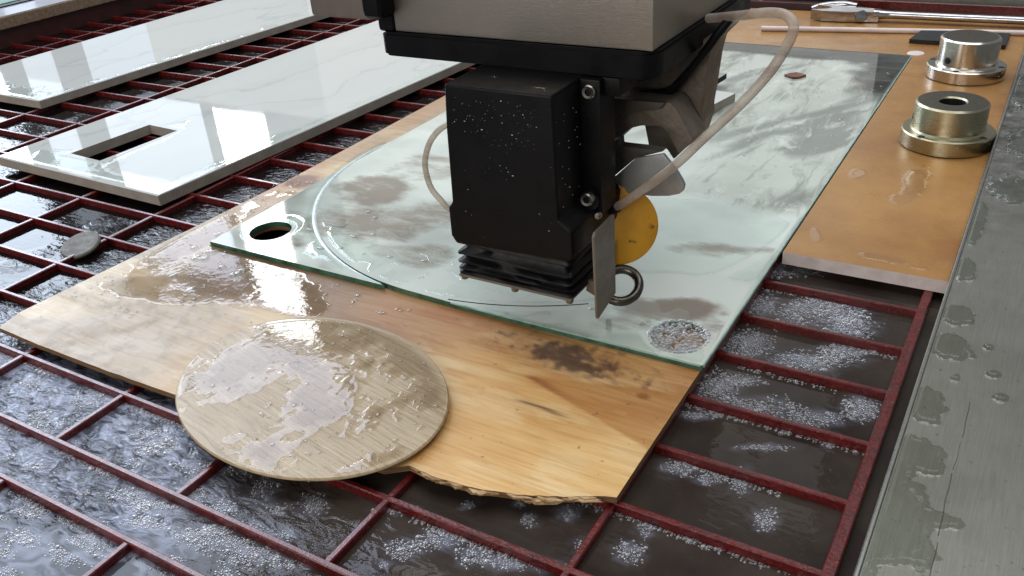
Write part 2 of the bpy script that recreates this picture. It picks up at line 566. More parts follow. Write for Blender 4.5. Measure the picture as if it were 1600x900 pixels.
def build(name, V, F, mats, parent=None, fm=None, smooth=False, attrs=None, angle=None):
    """one mesh object from world-space decimetre vertices"""
    V = np.asarray(V, float) * D
    if parent is None:
        off = np.array([(V[:, 0].min() + V[:, 0].max()) / 2, (V[:, 1].min() + V[:, 1].max()) / 2, V[:, 2].min()])
    else:
        off = np.array(worldloc(parent))
    me = bpy.data.meshes.new(name)
    me.from_pydata((V - off).tolist(), [], F if isinstance(F, list) else F.tolist())
    for m in (mats if isinstance(mats, (list, tuple)) else [mats]):
        me.materials.append(MT[m])
    if fm is not None:
        me.polygons.foreach_set('material_index', np.asarray(fm, dtype=np.int32))
    if smooth or angle:
        me.polygons.foreach_set('use_smooth', np.ones(len(me.polygons), dtype=bool))
    if attrs:
        for k, a in attrs.items():
            a = np.asarray(a, dtype=np.float32)
            if a.ndim == 2:
                at = me.color_attributes.new(k, 'FLOAT_COLOR', 'POINT')
                at.data.foreach_set('color', np.c_[a[:, :3], np.ones(len(a))].astype(np.float32).ravel())
            else:
                at = me.attributes.new(k, 'FLOAT', 'POINT')
                at.data.foreach_set('value', a)
    if angle:
        me.set_sharp_from_angle(angle=math.radians(angle))
    me.update()
    o = bpy.data.objects.new(name, me)
    col.objects.link(o)
    if parent is None:
        o.location = off
    else:
        o.parent = parent
    return o


def from_bm(name, bm, mats, parent=None, smooth=False, angle=None, fm=None):
    bm.verts.index_update()
    V = [v.co[:] for v in bm.verts]
    F = [[v.index for v in f.verts] for f in bm.faces]
    mi = [f.material_index for f in bm.faces]
    bm.free()
    return build(name, V, F, mats, parent, mi if fm is None else fm, smooth, None, angle)


def box_bm(x0, x1, y0, y1, z0, z1, bev=0.0, seg=1):
    bm = bmesh.new()
    r = bmesh.ops.create_cube(bm, size=1)
    for v in bm.verts:
        v.co = Vector(((x0 + x1) / 2 + v.co.x * (x1 - x0), (y0 + y1) / 2 + v.co.y * (y1 - y0), (z0 + z1) / 2 + v.co.z * (z1 - z0)))
    if bev:
        bmesh.ops.bevel(bm, geom=list(bm.edges), offset=bev, segments=seg, profile=0.6, affect='EDGES')
    return bm


def box(name, x0, x1, y0, y1, z0, z1, mat, parent=None, bev=0.0, seg=1, angle=None):
    return from_bm(name, box_bm(x0, x1, y0, y1, z0, z1, bev, seg), mat, parent, angle=angle or (35 if seg > 1 else None))


def prism_y(name, pts, y0, y1, mat, parent=None, bev=0.0, seg=2, angle=40):
    """outline in x,z pushed along y"""
    bm = bmesh.new()
    a = [bm.verts.new((x, y0, z)) for x, z in pts]
    f = bm.faces.new(a)
    r = bmesh.ops.extrude_face_region(bm, geom=[f])
    for v in r['geom']:
        if isinstance(v, bmesh.types.BMVert):
            v.co.y = y1
    bmesh.ops.recalc_face_normals(bm, faces=list(bm.faces))
    if bev:
        bmesh.ops.bevel(bm, geom=list(bm.edges), offset=bev, segments=seg, profile=0.6, affect='EDGES', clamp_overlap=True)
    return from_bm(name, bm, mat, parent, angle=angle)


def prism_x(name, pts, x0, x1, mat, parent=None, bev=0.0):
    bm = bmesh.new()
    a = [bm.verts.new((x0, y, z)) for y, z in pts]
    f = bm.faces.new(a)
    r = bmesh.ops.extrude_face_region(bm, geom=[f])
    for v in r['geom']:
        if isinstance(v, bmesh.types.BMVert):
            v.co.x = x1
    bmesh.ops.recalc_face_normals(bm, faces=list(bm.faces))
    if bev:
        bmesh.ops.bevel(bm, geom=list(bm.edges), offset=bev, segments=2, affect='EDGES', clamp_overlap=True)
    return from_bm(name, bm, mat, parent, angle=40)


def lathe(name, prof, c, mats, parent=None, axis=(0, 0, 1), n=64, fmi=None, angle=35):
    """profile (r, h) turned about an axis through c"""
    ax = Vector(axis).normalized()
    q = Vector((0, 0, 1)).rotation_difference(ax)
    V, F, fm = [], [], []
    for r, h in prof:
        for i in range(n):
            t = 2 * math.pi * i / n
            V.append((q @ Vector((r * math.cos(t), r * math.sin(t), h))) + Vector(c))
    for k in range(len(prof) - 1):
        for i in range(n):
            j = (i + 1) % n
            F.append([k * n + i, k * n + j, (k + 1) * n + j, (k + 1) * n + i])
            fm.append(fmi[k] if fmi else 0)
    return build(name, [v[:] for v in V], F, mats, parent, fm, angle=angle)


def catmull(P, n=10):
    P = [Vector(p) for p in P]
    P = [2 * P[0] - P[1]] + P + [2 * P[-1] - P[-2]]
    out = []
    for i in range(1, len(P) - 2):
        for k in range(n):
            t = k / n
            a, b, c, d = P[i - 1], P[i], P[i + 1], P[i + 2]
            out.append(0.5 * ((2 * b) + (c - a) * t + (2 * a - 5 * b + 4 * c - d) * t * t + (3 * b - a - 3 * c + d) * t ** 3))
    out.append(P[-2])
    return out


def tube(name, path, r, mat, parent=None, n=14, sub=10, flat=1.0, closed_ends=True):
    pts = catmull(path, sub) if sub else [Vector(p) for p in path]
    V, F = [], []
    up = Vector((0.13, 0.2, 0.97))
    for i, p in enumerate(pts):
        t = (pts[min(i + 1, len(pts) - 1)] - pts[max(i - 1, 0)]).normalized()
        s = t.cross(up).normalized()
        u = s.cross(t).normalized()
        rr = r(i / (len(pts) - 1)) if callable(r) else r
        for k in range(n):
            a = 2 * math.pi * k / n
            V.append((p + s * math.cos(a) * rr + u * math.sin(a) * rr * flat)[:])
    for i in range(len(pts) - 1):
        for k in range(n):
            F.append([i * n + k, i * n + (k + 1) % n, (i + 1) * n + (k + 1) % n, (i + 1) * n + k])
    if closed_ends:
        F.append(list(range(n))[::-1])
        F.append([(len(pts) - 1) * n + k for k in range(n)])
    return build(name, V, F, mat, parent, angle=50)


def inside(px, py, poly):
    poly = np.asarray(poly)
    r = np.zeros(len(px), bool)
    n = len(poly)
    for i in range(n):
        x0, y0 = poly[i]
        x1, y1 = poly[(i + 1) % n]
        c = ((y0 > py) != (y1 > py))
        with np.errstate(divide='ignore', invalid='ignore'):
            xi = (x1 - x0) * (py - y0) / (y1 - y0) + x0
        r ^= c & (px < xi)
    return r


def slab(name, outline, holes, z0, z1, mats, parent=None, res=None, attrf=None, fine=None):
    """flat sheet with outline, holes and thickness; mats = top, side, bottom"""
    loops = [list(outline)] + [list(h) for h in holes]
    pts, edges = [], []
    for lp in loops:
        s = len(pts)
        pts += [tuple(p) for p in lp]
        edges += [(s + i, s + (i + 1) % len(lp)) for i in range(len(lp))]
    nb = len(pts)
    o = np.array(outline)
    if res:
        gx, gy = np.meshgrid(np.arange(o[:, 0].min() + res / 2, o[:, 0].max(), res), np.arange(o[:, 1].min() + res / 2, o[:, 1].max(), res))
        gx, gy = gx.ravel(), gy.ravel()
        gx = gx + RNG.uniform(-.2, .2, len(gx)) * res
        if fine:
            fr_, fy_ = fine
            hx, hy = np.meshgrid(np.arange(o[:, 0].min() + fr_ / 2, o[:, 0].max(), fr_), np.arange(o[:, 1].min() + fr_ / 2, fy_, fr_))
            kk = gy > fy_ + fr_
            gx, gy = np.concatenate([gx[kk], hx.ravel()]), np.concatenate([gy[kk], hy.ravel()])
        k = inside(gx, gy, outline)
        for h in holes:
            k &= ~inside(gx, gy, h)
        pts += list(zip(gx[k], gy[k]))
    v, e, f, ov, oe, of = geometry.delaunay_2d_cdt([Vector(p) for p in pts], edges, [], 0, 1e-6)
    v = np.array([p[:] for p in v])
    f = np.array(f)
    c = v[f].mean(1)
    k = inside(c[:, 0], c[:, 1], outline)
    for h in holes:
        k &= ~inside(c[:, 0], c[:, 1], h)
    f = f[k]
    mp = {}
    for i, l in enumerate(ov):
        for q in l:
            mp[q] = i
    n = len(v)
    V = np.vstack([np.c_[v, np.full(n, z1)], np.c_[v, np.full(n, z0)]])
    F = [list(map(int, t)) for t in f] + [[int(t[2]) + n, int(t[1]) + n, int(t[0]) + n] for t in f]
    fm = [0] * len(f) + [2] * len(f)
    s = 0
    for lp in loops:
        for i in range(len(lp)):
            a, b = mp[s + i], mp[s + (i + 1) % len(lp)]
            F.append([a, a + n, b + n, b])
            fm.append(1)
        s += len(lp)
    attrs = None
    if attrf:
        A = attrf(v[:, 0], v[:, 1])
        attrs = {kk: np.concatenate([a, a]) for kk, a in A.items()}
    me_o = build(name, V, F, mats, parent, fm, attrs=attrs)
    bm = bmesh.new()
    bm.from_mesh(me_o.data)
    bmesh.ops.recalc_face_normals(bm, faces=list(bm.faces))
    bm.to_mesh(me_o.data)
    bm.free()
    return me_o


def film(name, x0, x1, y0, y1, res, field, H, w, zb, mat, label=None, cat=None, parent=None, pw=0.85):
    """pooled water: a low dome-edged layer wherever field > 0"""
    X, Y = np.meshgrid(np.arange(x0, x1, res), np.arange(y0, y1, res), indexing='ij')
    Fd = field(X, Y)
    h = H * np.clip(Fd / w, 0, 1) ** pw * (1 - 0.25 * np.clip(Fd / w - 1, 0, 1))
    zz = zb(X, Y) if callable(zb) else zb
    Z = np.where(Fd > 0, zz + h + 0.0012, zz - 0.002)
    nx, ny = X.shape
    idx = np.arange(nx * ny).reshape(nx, ny)
    q = np.stack([idx[:-1, :-1], idx[1:, :-1], idx[1:, 1:], idx[:-1, 1:]], -1).reshape(-1, 4)
    P = (Fd > 0).ravel()
    q = q[P[q].any(1)]
    u, inv = np.unique(q, return_inverse=True)
    V = np.stack([X.ravel(), Y.ravel(), Z.ravel()], 1)[u]
    o = build(name, V, inv.reshape(-1, 4), mat, parent, smooth=True, attrs={'thk': np.clip(Fd.ravel()[u] / 0.55, 0, 1)})
    if parent is None:
        tag(o, label, cat, kind='stuff')
    return o


# dome template for beads and bubbles
def dome(nseg=8, rings=2, full=False):
    V = [(0, 0, 1)]
    for r in range(1, rings + 1):
        a = (math.pi / 2 if not full else math.pi * 0.62) * r / rings
        for i in range(nseg):
            t = 2 * math.pi * (i + 0.5 * (r % 2)) / nseg
            V.append((math.sin(a) * math.cos(t), math.sin(a) * math.sin(t), math.cos(a)))
    F = [[0, 1 + i, 1 + (i + 1) % nseg] for i in range(nseg)]
    for r in range(rings - 1):
        for i in range(nseg):
            j = (i + 1) % nseg
            a, b = 1 + r * nseg, 1 + (r + 1) * nseg
            if (r % 2) == 0:
                F += [[a + i, b + i, a + j], [a + j, b + i, b + j]]
            else:
                F += [[a + i, b + i, b + j], [a + i, b + j, a + j]]
    return np.array(V), np.array(F)


def beads(name, P, S, mat, label=None, cat=None, parent=None, seg=8, rings=2, rot=None, full=False, frame=None):
    """many little domes as one mesh; P centres (n,3), S sizes (n,3)"""
    tv, tf = dome(seg, rings, full)
    P, S = np.asarray(P, float), np.asarray(S, float)
    n = len(P)
    L = tv[None] * S[:, None, :]
    if rot is not None:
        c, s = np.cos(rot)[:, None], np.sin(rot)[:, None]
        L = np.stack([L[..., 0] * c - L[..., 1] * s, L[..., 0] * s + L[..., 1] * c, L[..., 2]], -1)
    if frame is not None:
        L = L @ np.asarray(frame)
    V = (L + P[:, None, :]).reshape(-1, 3)
    F = (tf[None] + (np.arange(n) * len(tv))[:, None, None]).reshape(-1, 3)
    o = build(name, V, F, mat, parent, smooth=True)
    if parent is None:
        tag(o, label, cat, kind='stuff')
    else:
        o['kind'] = 'stuff'
    return o


# ------------------------------------------------------------------ setting: tank water
# foam patches: centre and two half-axis vectors
FOAM = [(3.11, 1.26, 0.275, 0.12, 0.034, -0.124), (3.04, 0.7, 0.186, 0.083, 0.059, -0.19), (3.45, 0.78, 0.304, 0.137, 0.051, -0.21), (3.65, 0.68, 0.173, 0.079, 0.035, -0.159), (3.11, 0.2, 0.207, 0.095, 0.053, -0.163), (3.5, 0.19, 0.23, 0.107, 0.036, -0.139), (3.68, 0.35, 0.165, 0.076, 0.032, -0.144), (3.13, -0.26, 0.129, 0.061, 0.059, -0.169), (3.36, -0.35, 0.217, 0.103, 0.03, -0.098), (3.67, -0.32, 0.239, 0.115, 0.022, -0.085), (3.87, -0.11, 0.106, 0.051, 0.033, -0.155), (3.19, -0.16, 0.146, 0.069, 0.023, -0.071), (3.52, -0.66, 0.174, 0.085, 0.009, -0.029), (3.79, -0.47, 0.035, 0.017, 0.019, -0.08), (3.17, -1.0, 0.101, 0.049, 0.031, -0.08), (3.33, -1.02, 0.084, 0.042, 0.016, -0.043), (3.48, -0.95, 0.045, 0.022, 0.042, -0.13), (3.66, -1.15, 0.058, 0.029, 0.026, -0.087), (3.11, -0.56, 0.124, 0.059, 0.015, -0.042), (2.33, -1.54, 0.065, 0.032, 0.04, -0.063), (2.36, -1.7, 0.04, 0.02, 0.017, -0.026), (2.67, -1.66, 0.039, 0.019, 0.027, -0.047), (2.82, -1.54, 0.066, 0.033, 0.031, -0.06), (2.58, -1.59, 0.034, 0.017, 0.013, -0.023), (2.24, -2.09, 0.086, 0.044, 0.052, -0.069), (2.22, -2.21, 0.027, 0.014, 0.019, -0.024), (2.37, -1.96, 0.109, 0.055, 0.05, -0.072), (2.56, -1.98, 0.092, 0.047, 0.037, -0.058), (2.73, -1.93, 0.104, 0.053, 0.029, -0.048), (2.87, -1.88, 0.103, 0.052, 0.021, -0.039), (2.96, -1.7, 0.026, 0.013, 0.024, -0.048), (3.18, -1.63, 0.062, 0.031, 0.034, -0.076), (3.19, -1.46, 0.048, 0.024, 0.032, -0.074), (3.0, -1.41, 0.082, 0.041, 0.014, -0.031), (2.05, -1.89, 0.115, 0.057, 0.022, -0.028), (0.95, -2.09, 0.192, 0.094, 0.055, -0.051), (1.35, -2.11, 0.085, 0.042, 0.085, -0.086), (1.65, -2.06, 0.074, 0.037, 0.067, -0.075), (1.24, -2.29, 0.105, 0.052, 0.062, -0.058), (1.47, -2.32, 0.115, 0.058, 0.038, -0.038), (0.57, -2.09, 0.117, 0.057, 0.045, -0.038), (0.81, -2.82, 0.173, 0.088, 0.102, -0.074), (0.82, -2.72, 0.059, 0.03, 0.037, -0.028), (0.06, -2.52, 0.087, 0.043, 0.049, -0.033), (-0.17, -2.36, 0.049, 0.024, 0.038, -0.025), (0.72, -2.44, 0.124, 0.062, 0.072, -0.057), (0.48, -2.54, 0.063, 0.031, 0.035, -0.025), (1.36, -2.47, 0.171, 0.086, 0.064, -0.059), (1.62, -2.43, 0.166, 0.084, 0.058, -0.058), (0.93, -2.42, 0.182, 0.091, 0.03, -0.025), (0.53, -2.89, 0.059, 0.03, 0.056, -0.037), (1.24, -2.48, 0.087, 0.044, 0.033, -0.03), (1.84, -2.4, 0.108, 0.055, 0.032, -0.035)]
ZW = -0.055
PV = 0.47          # pitch of the long slats
wx, wy = np.meshgrid(np.arange(-9.8, 4.5, 0.045), np.arange(-4.6, 8.5, 0.045), indexing='ij')
rip = 0.02 + 0.98 * sstep(0.15, 0.5, fbm(wx * 0.6, wy * 0.6, 3)) * sstep(2.1, 1.2, wx + 0.25 * (wy + 2)) * sstep(-0.9, -1.7, wy - 0.35 * (wx + 1.5))
rip += 0.75 * sstep(-0.4, -0.9, wx) * sstep(-2.1, -1.6, wx) * sstep(-1.2, -0.5, wy) * sstep(3.2, 2.2, wy)
rip += 0.18 * sstep(0.45, 0.7, fbm(wx * 1.3, wy * 1.3, 3, 5)) * sstep(0, -1, wx) * sstep(3, 1, wy)
rip = np.clip(rip, 0.03, 1.0)
_r = np.random.RandomState(3)
for _k in range(46):
    _x, _y = _r.uniform(-0.9, 1.7), _r.uniform(-3.1, -1.9)
    _a = _r.uniform(0.05, 0.13)
    FOAM.append((_x, _y, _a, _a * 0.5, _a * 0.45, -_a * 0.4))
froth_sheen = 0.85 * sstep(0.28, 0.55, fbm(wx * 0.9, wy * 0.9, 4, 12)) * sstep(1.75, 0.75, wx + 0.35 * (wy + 2.4)) * sstep(-1.3, -1.75, wy - 0.25 * (wx + 1.5))  # froth on the near left cells, with bluish sky reflection painted in
for cx, cy, ax, ay, bx, by in FOAM:
    det = ax * by - ay * bx
    u_, v_ = ((wx - cx) * by - (wy - cy) * bx) / det, (-(wx - cx) * ay + (wy - cy) * ax) / det
    froth_sheen = np.maximum(froth_sheen, 0.42 * sstep(-0.25, 0.6, 1 - np.sqrt(u_ * u_ + v_ * v_)))
n1, n2 = wx.shape
ii = np.arange(n1 * n2).reshape(n1, n2)
Fq = np.stack([ii[:-1, :-1], ii[1:, :-1], ii[1:, 1:], ii[:-1, 1:]], -1).reshape(-1, 4)
wat = build('water', np.stack([wx.ravel(), wy.ravel(), np.full(wx.size, ZW)], 1), Fq, 'water', attrs={'rip': rip.ravel(), 'froth_sheen': froth_sheen.ravel(), 'water_tone': sstep(0.2, 1.9, wx + 0.5 * (fbm(wx * 1.1, wy * 1.1, 3, 8) - 0.5)).ravel()})
wat['kind'] = 'structure'
bed = box('tank_bed', -9.8, 4.6, -4.8, 8.6, -0.75, -0.7, 'dark')
bed['kind'] = 'structure'

# ------------------------------------------------------------------ red gratings
_barcache = {}


def bar(name, parent, x0, x1, y0, y1, z0, z1):
    key = tuple(round(v, 3) for v in (x1 - x0, y1 - y0, z1 - z0))
    c = Vector(((x0 + x1) / 2, (y0 + y1) / 2, z1))
    if key not in _barcache:
        bm = box_bm(-key[0] / 2, key[0] / 2, -key[1] / 2, key[1] / 2, -key[2], 0, 0.006)
        me = bpy.data.meshes.new(name)
        for v in bm.verts: v.co *= D
        bm.to_mesh(me)
        bm.free()
        me.materials.append(MT['red'])
        _barcache[key] = me
    o = bpy.data.objects.new(name, _barcache[key])
    col.objects.link(o)
    o.parent = parent
    o.location = c * D - worldloc(parent)
    if key[0] > key[1]:
        o.rotation_euler.z = RNG.uniform(-1, 1) * 0.0016
    return o


def grating(label, x0, x1, vs, us, ya, yb, uo=0.0):
    t = thing('red_grating', ((x0 + x1) / 2, (ya + yb) / 2, -0.4), label, 'grating', 'red slatted support gratings of the tank')
    for v in vs:
        y = -v * PV
        bar('long_slat', t, x0, x1, y - 0.0165, y + 0.0165, -0.17, RNG.uniform(-0.004, 0.0))
    for u in us:
        x = u - 4 + uo
        bar('cross_slat', t, x - 0.018, x + 0.018, ya, yb, -0.16, -0.008)
    return t


g0 = grating('large red slatted grating carrying the plywood, glass and tiles', -6.95, 3.99, range(-17, 6), range(-2, 8), -5 * PV, 8.05)
bar('edge_bar', g0, 3.972, 4.03, -4 * PV - 0.02, 8.05, -0.17, 0.004)
g1 = grating('red grating in the bottom left corner, in front of the oval panel', -1.0, 2.6, (5.7, 6.7, 7.7), (4, 5, 6), -7.7 * PV, -5.7 * PV, 0.05)
g2 = grating('red grating at the far left, beyond the long marble strip', -9.75, -7.05, [k + 0.23 for k in range(-17, -2)], (-5, -4), 2.77 * PV, 8.0)

# tank border on the far left
tl = thing('tank_border', (-10.2, 3, -0.4), 'stone-edged tank border with reflected sky painted on its top, far left corner', 'tank border')
box('tank_wall', -10.2, -9.8, -2, 8.5, -0.5, 0.215, 'tank_wall', tl)
box('stone_edge', -10.45, -9.74, -2, 8.6, 0.22, 0.40, 'stone_ledge', tl, 0.01)
box('ledge_top', -10.44, -9.76, -2, 8.6, 0.402, 0.412, 'ledge_top', tl)
box('back_lip', -10.62, -10.46, -2, 8.6, 0.2, 0.43, 'dark', tl)
gp = tag(box('green_panel', -12.5, -10.8, 0, 8.6, 0.0, 0.42, 'green', None, 0.03, 2), 'strip of green painted steel in the extreme top left corner', 'panel')

# back border of the tank
tb = thing('back_beam', (1, 8.6, -0.4), 'red tank wall and grey beam behind the chrome wrench', 'beam')
box('red_wall', -2, 4.11, 8.22, 8.34, -0.45, 0.17, 'tank_wall', tb, 0.01)
box('red_strip', 1.9, 4.11, 8.16, 8.215, 0.0, 0.26, 'red', tb, 0.008)
box('grey_beam', 1.9, 6.0, 8.35, 9.4, 0.05, 0.36, 'beam', tb, 0.02, 2)
box('dark_beam', -2, 1.88, 8.36, 9.4, 0.0, 0.3, 'dark', tb, 0.02, 2)

# side rail on the right
rl = thing('side_rail', (5.2, 1, -0.5), 'wide grey metal side rail of the tank with puddles and scratches', 'rail')
box('rail_plate', 4.135, 6.6, -5, 8.2, -0.45, 0.198, 'rail', rl)
box('bright_edge', 4.112, 4.134, -5, 8.2, 0.12, 0.202, 'rail_edge', rl, 0.006)
for ta, tb_, rr in ((0.0, 0.22, 0.0026), (0.25, 0.41, 0.0018), (0.43, 0.74, 0.003), (0.77, 1.0, 0.0022)):
    tube('scratch', [(4.370 + 0.004 * math.sin(9 * t) + 0.002 * math.sin(41 * t), -0.2 - 1.35 * t, 0.198) for t in np.linspace(ta, tb_, 9)], rr, 'cast_dark', rl, 6, 3, 0.5)

# ------------------------------------------------------------------ plywood sheet
fe = [(-1.375, -1.80)]
for x in np.arange(-1.2, 1.95, 0.1):
    fe.append((x, -1.81 + 0.008 * math.sin(3 * x) + RNG.uniform(-1, 1) * 0.004 + 0.03 * max(0, x - 0.8) + 0.02 * max(0, x - 1.5)))
for x in np.arange(2.0, 3.0, 0.035):
    t = (x - 2.0) / 1.0
    fe.append((x, -1.695 + 0.25 * t ** 1.4 - 0.06 * math.sin(math.pi * t) + RNG.uniform(-1, 1) * 0.0045))
fe += [(3.03, -1.44)]
ply_out = fe + [(3.025, -0.3), (3.02, 2.0), (3.0, 4.0), (2.75, 5.2), (2.4, 5.86), (1.0, 5.8), (-1.2, 5.8), (-1.33, 3.5), (-1.30, 0.9), (-1.335, 0.0), (-1.40, -1.1), (-1.43, -1.6)]


def lin(*c):
    return np.array(srgb(*c)[:3])


def mixc(a, b, f):
    return a * (1 - f[:, None]) + b * f[:, None]


def ply_attr(x, y):
    n = fbm(x * 1.2, y * 3, 4)
    c = mixc(np.tile(lin(222, 184, 126), (len(x), 1)), lin(204, 160, 100), sstep(0.35, 0.65, n))
    c = mixc(c, lin(170, 156, 135), sstep(1.0, -0.2, x) * 0.92)
    c = mixc(c, lin(140, 124, 100), sstep(0.52, 0.66, fbm(x * 14, y * 14, 3, 2)) * sstep(0.6, -0.3, x) * 0.55)                       # bare paler wood on the left
    c = mixc(c, lin(226, 206, 166), sstep(0.55, 0.75, fbm(x * 0.8 + 4, y * 2.2, 3)) * 0.5)
    wet = sstep(-1.0, -0.74, y + 0.22 * fbm(x * 2, y * 2, 3) - 0.1) * sstep(1.9, 0.9, x) * sstep(-1.0, -0.55, x)
    c = mixc(c, lin(122, 92, 62), wet * 0.88)
    edge = sstep(-0.72, -0.45, y + 0.12 * fbm(x * 3, y * 3, 3)) * sstep(0.4, 1.0, x)
    c = mixc(c, lin(186, 138, 88), edge * 0.65)
    left = sstep(-0.95, -1.2, x) * sstep(0.2, 0.8, y + 0.5 * fbm(x * 3, y * 3, 3))
    c = mixc(c, lin(176, 138, 102), left * 0.7 * sstep(0.35, 0.6, fbm(x * 5, y * 1.5, 4, 3)))
    burn = sstep(0.0, 0.35, blob(x, y, -1.15, 0.98, 0.22, 0.2) + 0.5 * (fbm(x * 7, y * 7, 3) - 0.5))
    c = mixc(c, lin(112, 66, 36), burn * 0.9)
    st = blob(x, y, 2.28, -0.485, 0.47, 0.16, -0.12) + 1.3 * (fbm(x * 6, y * 7, 3, 9) - 0.52) + 1.1 * (fbm(x * 26, y * 30, 2, 4) - 0.5)
    c = mixc(c, lin(70, 46, 38), sstep(-0.15, 0.65, st) * 0.88)
    # scarfed veneer piece with a brown lip
    d1 = (y + 0.765) + 0.33 * (x - 2.14)                # seam running down to the right
    up = sstep(-0.01, 0.01, d1) * sstep(2.12, 2.16, x) * sstep(0.0, -0.02, y + 0.77 - 0.26 * (x - 2.1))
    c = mixc(c, lin(180, 128, 68), up * 0.8)
    c = mixc(c, lin(126, 66, 28), sstep(0.075, 0.0, np.abs(d1)) * up * sstep(2.62, 2.2, x) * 0.95)
    rb = sstep(0.52, 0.66, fbm(x * 2.2 + 3, y * 9, 4, 11)) * sstep(-1.15, -0.5, y) * sstep(0.7, 1.1, x) * (1 - sstep(-0.3, 0.2, st))
    c = mixc(c, lin(168, 106, 54), rb * 0.6)
    sc = sstep(0.56, 0.68, fbm(x * 3, y * 7, 4, 14)) * sstep(-0.55, -0.8, y) * sstep(0.9, 1.6, x)
    c = mixc(c, lin(222, 198, 152), sc * 0.35)
    kn = sstep(0, 0.5, blob(x, y, 2.83, -0.66, 0.05, 0.035))
    c = mixc(c, lin(142, 84, 40), kn * 0.9)
    ck = np.abs(y + 0.995 - 0.02 * (x - 2.4) - 0.012 * np.sin(9 * x))
    c = mixc(c, lin(84, 40, 22), sstep(0.020, 0.003, ck) * sstep(2.17, 2.28, x) * sstep(2.62, 2.42, x) * 0.9)
    under = sstep(-0.30, -0.22, y) * sstep(-0.95, -0.85, x)
    c = mixc(c, lin(150, 112, 80), under * sstep(0.35, 0.55, fbm(x * 2.2, y * 2.2, 4, 2)) * 0.8)
    c = mixc(c, lin(170, 164, 150), under * 0.25)
    return {'col': c}


def _ply():
    o = slab('plywood_sheet', ply_out, [[(-0.615 + 0.17 * math.cos(t), 0.03 + 0.17 * math.sin(t)) for t in np.linspace(0, 2 * math.pi, 36, endpoint=False)]], 0.016, 0.052, ['ply', 'ply_edge', 'ply'], None, 0.06, ply_attr, (0.0175, -0.3))
    tag(o, 'worn wet plywood sheet under the glass with a torn front edge', 'plywood')
    return o


ply = _ply()
sp_v, sp_f = [], []
for k in range(46):
    x = RNG.uniform(2.02, 2.92)
    t = (x - 2.0)
    y = -1.70 + 0.25 * max(t, 0) ** 1.4 - 0.06 * math.sin(math.pi * t)
    L, wd, zz = RNG.uniform(0.03, 0.11), RNG.uniform(0.003, 0.008), RNG.uniform(0.022, 0.05)
    dy = RNG.uniform(-0.022, 0.004)
    s = len(sp_v)
    sp_v += [(x - L, y + 0.02, zz), (x + L * 0.2, y + dy, zz + 0.004), (x + L, y + 0.03, zz), (x - L, y + 0.02, zz - wd), (x + L * 0.2, y + dy, zz - wd), (x + L, y + 0.03, zz - wd)]
    sp_f += [[s, s + 1, s + 4, s + 3], [s + 1, s + 2, s + 5, s + 4], [s, s + 2, s + 1], [s + 3, s + 4, s + 5], [s, s + 3, s + 5, s + 2]]
o = build('torn_fibres', sp_v, sp_f, 'splinter', ply)
o['kind'] = 'stuff'

# ------------------------------------------------------------------ glass: cut disc and the sheet around it
GZ0, GZ1 = 0.054, 0.092
GX0, GX1, GY0, GY1 = -0.935, 3.035, -0.305, 6.33
CX, CY, CR = 1.041, 1.690, 1.985


